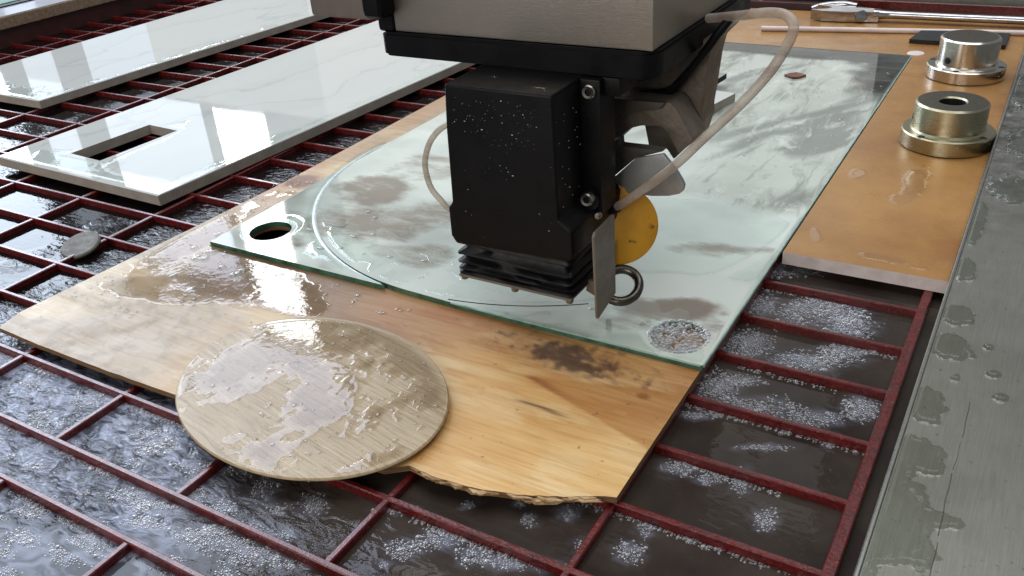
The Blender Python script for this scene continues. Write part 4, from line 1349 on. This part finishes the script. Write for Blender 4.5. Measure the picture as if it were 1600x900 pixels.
def ply_field(X, Y):
    f = np.full(X.shape, -1.0)
    for cx, cy, rx, ry, a in ((-0.45, -0.62, 0.62, 0.40, -0.1), (-0.9, -0.95, 0.28, 0.17, 0.5), (0.10, -0.58, 0.42, 0.26, -0.25), (-0.75, -0.2, 0.35, 0.45, 0.4), (-1.12, 0.35, 0.2, 0.6, 0.05), (0.42, -0.70, 0.2, 0.14, 0), (-1.1, -0.35, 0.24, 0.6, 0.1), (-0.7, -1.0, 0.5, 0.13, 0.15)):
        f = np.maximum(f, blob(X, Y, cx, cy, rx, ry, a))
    cut = sstep(-0.34, -0.345, Y) + sstep(-0.905, -0.91, X)
    f = f + 0.75 * (fbm(X * 3, Y * 3, 4, 3) - 0.5) + 0.5 * (fbm(X * 13, Y * 13, 3, 7) - 0.5)
    f = np.where((Y > -0.315) & (X > -0.94), -1, f)
    f = f - 0.9 * sstep(-0.1, 0.3, Y) * sstep(0.40, 0.55, fbm(X * 4, Y * 4, 3, 6))
    e = np.minimum.reduce([X + 1.30, Y + 1.7])
    return np.minimum(f, e * 4)


film('plywood_water_film', -1.36, 0.8, -1.3, 0.95, 0.009, ply_field, 0.0032, 0.12, 0.052, 'film_wood', 'pool of water on the plywood at the pointed glass corner', 'water')
pts = [(-0.51, -0.88), (-0.61, -0.51), (-0.38, -0.57), (-0.2, -0.59), (-0.9, -0.47), (-0.85, -0.39), (-0.8, -0.48), (-0.78, -0.64), (-0.81, -0.76), (-0.89, -0.63), (-1.0, -0.35), (-1.02, -0.16), (-0.7, -0.38), (-0.08, -0.44), (0.07, -0.44), (0.17, -0.5),
       (0.42, -0.61), (0.39, -0.40), (0.42, -0.52), (0.67, -0.5), (0.7, -0.58), (0.7, -0.8), (1.09, -0.45), (1.04, -0.48), (0.3, -0.76), (-0.41, -0.58), (-0.38, -0.51), (0.93, -0.56), (0.64, -0.44)]
P, S = [], []
for x, y in pts:
    for q in range(RNG.randint(1, 4)):
        r = RNG.uniform(0.012, 0.036) if x < 0.2 else RNG.uniform(0.008, 0.02)
        P.append((x + RNG.uniform(-0.04, 0.04) * (q > 0), y + RNG.uniform(-0.04, 0.04) * (q > 0), 0.054 + (0.008 if x < 0.3 else 0)))
        S.append((r * RNG.uniform(1, 1.5), r, r * 0.38))
# fine spray on the left part
k = 2200
xs, ys = RNG.uniform(-1.33, -0.1, k), RNG.uniform(-1.35, 1.1, k)
keep = (fbm(xs * 2.2, ys * 2.2, 3, 5) > 0.42) & ~((xs > -0.92) & (ys > -0.36))
for x, y in zip(xs[keep], ys[keep]):
    r = 0.003 + 0.010 * RNG.rand() ** 2.5
    P.append((x, y, 0.0545))
    S.append((r * RNG.uniform(0.9, 1.6), r, r * 0.7))
beads('plywood_water_drops', P, S, 'drop', 'beads of water standing on the wet left part of the plywood', 'water', rot=RNG.uniform(0, 6, len(P)), seg=10, rings=3)
# drops on the glass disc
gp_ = [(0.93, -0.12), (0.82, 0.1), (0.09, 0.21), (0.34, 0.01), (0.11, 0.02), (0.0, -0.02), (0.02, 0.55), (0.2, 0.3), (-0.1, 0.62), (0.55, 0.05), (2.62, 0.05), (2.55, -0.02), (2.2, 0.0), (1.75, 0.1)]
P, S = [], []
for x, y in gp_:
    for q in range(RNG.randint(1, 4)):
        r = RNG.uniform(0.010, 0.024)
        P.append((x + RNG.uniform(-.04, .04) * (q > 0), y + RNG.uniform(-.03, .03) * (q > 0), GZ1 - 0.001))
        S.append((r * 1.3, r, r * 0.5))
beads('glass_water_drops', P, S, 'drop', 'clear water drops on the large glass sheet near the head', 'water', seg=10, rings=3)


k = 380
xs, ys = RNG.uniform(0.9, 3.0, k), RNG.uniform(2.6, 6.2, k)
q = fbm(xs * 1.7, ys * 1.7, 3, 9) > 0.46
sz = 0.006 + 0.012 * RNG.rand(q.sum()) ** 3
beads('glass_mist_drops', np.stack([xs[q], ys[q], np.full(q.sum(), GZ1 - 0.0005)], 1), np.stack([sz * 1.3, sz, sz * 0.5], 1), 'drop', 'fine drops of water sprinkled on the far half of the glass', 'water', seg=8, rings=2)


def glass_field(X, Y):
    f = np.maximum(blob(X, Y, 1.80, 3.27, 0.34, 0.22, 0.1), blob(X, Y, 2.35, 1.2, 0.9, 0.62, 0.15) * (Y > 0.4))
    f = np.maximum(f, blob(X, Y, -0.615, 0.06, 0.27, 0.26) - 0.02)
    hole_ = np.hypot(X + 0.615, Y - 0.03) - 0.185
    k_ = np.abs(np.hypot(X - CX, Y - CY) - CR) - 0.04
    f = np.minimum(f + 0.28 * (fbm(X * 3, Y * 3, 3, 8) - 0.5), hole_ * 5)
    e = np.minimum.reduce([X - GX0 - 0.02, GX1 - X - 0.02, Y - GY0 - 0.02])
    return np.minimum(np.minimum(f, e * 5), k_ * 4)


film('glass_water_film', -0.9, 3.05, -0.33, 3.8, 0.012, glass_field, 0.006, 0.06, GZ1, 'film_clear', 'clear shallow puddles lying on the cut glass', 'water')
# rim of water round the drilled hole of the left offcut
hp = [(-0.615 + 0.185 * math.cos(t), 0.03 + 0.185 * math.sin(t), GZ1) for t in np.linspace(0, 2 * math.pi, 60)]
tag(tube('hole_water_rim', hp, 0.014, 'film_clear', None, 8, 0, 0.8, False), 'ring of water round the drilled hole in the left glass offcut', 'water', kind='stuff')


def tile_field(X, Y):
    a = (Y - 0.19) * 4.0 + 0.02                                   # along the front edge
    e2 = ((-2.075 + 0.0622 * (Y - 0.15)) - X)
    band1 = 0.10 - np.abs(Y - 0.27)
    band2 = (0.075 - np.abs(e2 - 0.085)) * (Y < 5)
    pud = blob(X, Y, -3.75, 0.42, 0.55, 0.22, 0) * 0.4
    pud2 = (blob(X, Y, -3.42, 1.0, 0.24, 0.62, 0.0)) * 0.3
    f = np.maximum(np.maximum(band1, band2), np.maximum(pud, pud2)) + 0.24 * (fbm(X * 3.5, Y * 3.5, 4, 5) - 0.52)
    hx = np.maximum(np.maximum(-3.88 - X, X + 3.28), np.maximum(0.49 - Y, Y - 1.5))
    e = np.minimum.reduce([e2 - 0.02, Y - 0.23, X + 4.48 - 0.03 * Y])
    return np.minimum(np.minimum(f, e * 3), hx * 3)


film('tile_water_film', -4.5, -1.7, 0.15, 5.0, 0.018, tile_field, 0.004, 0.05, 0.104, 'film_clear', 'thin water streaks along the edges of the tile with the cutout', 'water')


def tile1_field(X, Y):
    f = np.maximum(0.16 - np.abs(Y - 1.78), 0.06 - np.abs(X + 6.0 - 0.0733 * (Y - 1.6))) + 0.5 * (fbm(X * 5, Y * 5, 4, 1) - 0.56)
    e = np.minimum.reduce([-5.97 + 0.0733 * (Y - 1.6) - X, Y - 1.64, X + 8.05])
    return np.minimum(f, e * 3)


film('tile_water_film', -8.1, -5.5, 1.6, 5.5, 0.025, tile1_field, 0.004, 0.05, 0.104, 'film_clear', 'broken water streaks along the near edges of the plain tile', 'water')


def rail_field(X, Y):
    f = np.full(X.shape, -1.0)
    for cx, cy, rx, ry, a in ((4.18, -0.30, 0.10, 0.16, 0.2), (4.20, -0.72, 0.16, 0.15, 0), (4.19, -1.20, 0.18, 0.30, 0.1), (4.33, -1.12, 0.14, 0.05, 0.3), (4.17, -1.7, 0.14, 0.2, 0), (4.20, 0.62, 0.09, 0.10, 0), (4.22, 0.25, 0.11, 0.12, 0.2),
                              (4.17, 1.2, 0.06, 0.16, 0), (4.45, 0.1, 0.04, 0.03, 0), (4.28, -0.02, 0.02, 0.02, 0), (4.4, 0.35, 0.03, 0.02, 0), (4.17, 1.9, 0.05, 0.3, 0), (4.30, 2.6, 0.14, 0.22, 0), (4.42, 3.6, 0.2, 0.35, 0), (4.3, 5.0, 0.22, 0.5, 0), (4.5, -0.1, 0.04, 0.03, 0)):
        f = np.maximum(f, blob(X, Y, cx, cy, rx, ry, a))
    f = f + 0.9 * (fbm(X * 8, Y * 8, 3, 2) - 0.5) + 0.55 * (fbm(X * 30, Y * 30, 2, 5) - 0.5)
    return np.minimum(f, (X - 4.145) * 12)


film('rail_water_film', 4.136, 5.2, -2.2, 6.0, 0.010, rail_field, 0.020, 0.12, 0.198, 'film_rail', 'irregular water puddles on the grey metal side rail', 'water', pw=0.5)

# ------------------------------------------------------------------ foam on the tank water
FP, FS = [], []


def scatter(cx, cy, ax, ay, bx, by, s, soft=0.45):
    ex, ey = abs(ax) + abs(bx), abs(ay) + abs(by)
    gx, gy = np.meshgrid(np.arange(cx - ex * 1.4, cx + ex * 1.4, s), np.arange(cy - ey * 1.4, cy + ey * 1.4, s * 0.87), indexing='ij')
    gx = gx + (np.arange(gx.shape[1])[None] % 2) * s / 2
    gx, gy = gx.ravel() + RNG.uniform(-.28, .28, gx.size) * s, gy.ravel() + RNG.uniform(-.28, .28, gx.size) * s
    det = ax * by - ay * bx
    u, v = ((gx - cx) * by - (gy - cy) * bx) / det, (-(gx - cx) * ay + (gy - cy) * ax) / det
    f = 1 - np.sqrt(u * u + v * v) + 1.1 * (fbm(gx * 7, gy * 7, 4, 3) - 0.5)
    k = f > soft * RNG.rand(len(gx)) - 0.05
    gx, gy = gx[k], gy[k]
    k = (np.abs(((-gy / PV) % 1) - 0.5) < 0.455) & (gx < 3.965)
    gx, gy = gx[k], gy[k]
    r = s * (0.34 + 0.34 * RNG.rand(len(gx)) ** 1.5) * (1 + 0.9 * (RNG.rand(len(gx)) > 0.95))
    FP.append(np.stack([gx, gy, np.full(len(gx), ZW - 0.002)], 1))
    FS.append(np.stack([r, r, r * 0.6], 1))


for p in FOAM:
    scatter(*p, s=(0.0155 if p[0] > 2.9 and p[1] > -0.8 else 0.0145), soft=0.62)
# fringe of bubbles hanging on the slats
for v in range(-2, 6):
    y = -v * PV
    for (xa, xb) in ((-1.4, 0.4), (0.4, 2.0), (2.0, 3.0), (3.0, 3.96)):
        kk = int((xb - xa) / 0.011)
        xs = np.linspace(xa, xb, kk) + RNG.uniform(-.005, .005, kk)
        den = fbm(xs * 2.3 + v * 9, xs * 0 + v, 3)
        k = RNG.rand(kk) < sstep(0.42, 0.62, den) * (1.2 if v >= 3 else 0.8)
        for row in range(3):
            kr = k & (RNG.rand(kk) < 1 - 0.32 * row)
            r = RNG.uniform(0.0045, 0.0095, kr.sum()) * (1 + 0.9 * (RNG.rand(kr.sum()) > 0.93))
            FP.append(np.stack([xs[kr], y - 0.026 - row * 0.012 + RNG.uniform(-.005, .005, kr.sum()), np.full(kr.sum(), ZW - 0.002)], 1))
            FS.append(np.stack([r, r, r * 0.8], 1))
for y in (-5.7 * PV, -6.7 * PV):
    kk = 240
    xs = np.linspace(-1, 2.4, kk)
    k = RNG.rand(kk) < 0.8
    for row in range(2):
        r = RNG.uniform(0.004, 0.009, k.sum())
        FP.append(np.stack([xs[k], y - 0.03 - row * 0.017 + RNG.uniform(-.004, .004, k.sum()), np.full(k.sum(), ZW - 0.002)], 1))
        FS.append(np.stack([r, r, r * 0.8], 1))
FPa, FSa = np.vstack(FP), np.vstack(FS)
beads('water_foam', FPa, FSa, 'bubble', 'clusters of tiny foam bubbles floating in the tank cells', 'foam', seg=7, rings=2)
# foam in the drilled hole of the right offcut
k = 420
t, r = RNG.uniform(0, 2 * math.pi, k), np.sqrt(RNG.rand(k)) * 0.168
s = RNG.uniform(0.007, 0.015, k)
P = [np.stack([2.805 + r * np.cos(t), -0.075 + r * np.sin(t), np.full(k, GZ1 - 0.012)], 1)]
S = [np.stack([s, s, s], 1)]
k2 = 120
t = RNG.uniform(0, 2 * math.pi, k2)
s = RNG.uniform(0.009, 0.018, k2)
P.append(np.stack([2.805 + 0.175 * np.cos(t), -0.075 + 0.175 * np.sin(t), np.full(k2, GZ1 - 0.004)], 1))
S.append(np.stack([s, s, s * 0.8], 1))
beads('hole_foam', np.vstack(P), np.vstack(S), 'bubble', 'round plug of foam bubbles filling the hole near the glass front corner', 'foam', seg=8, rings=2)
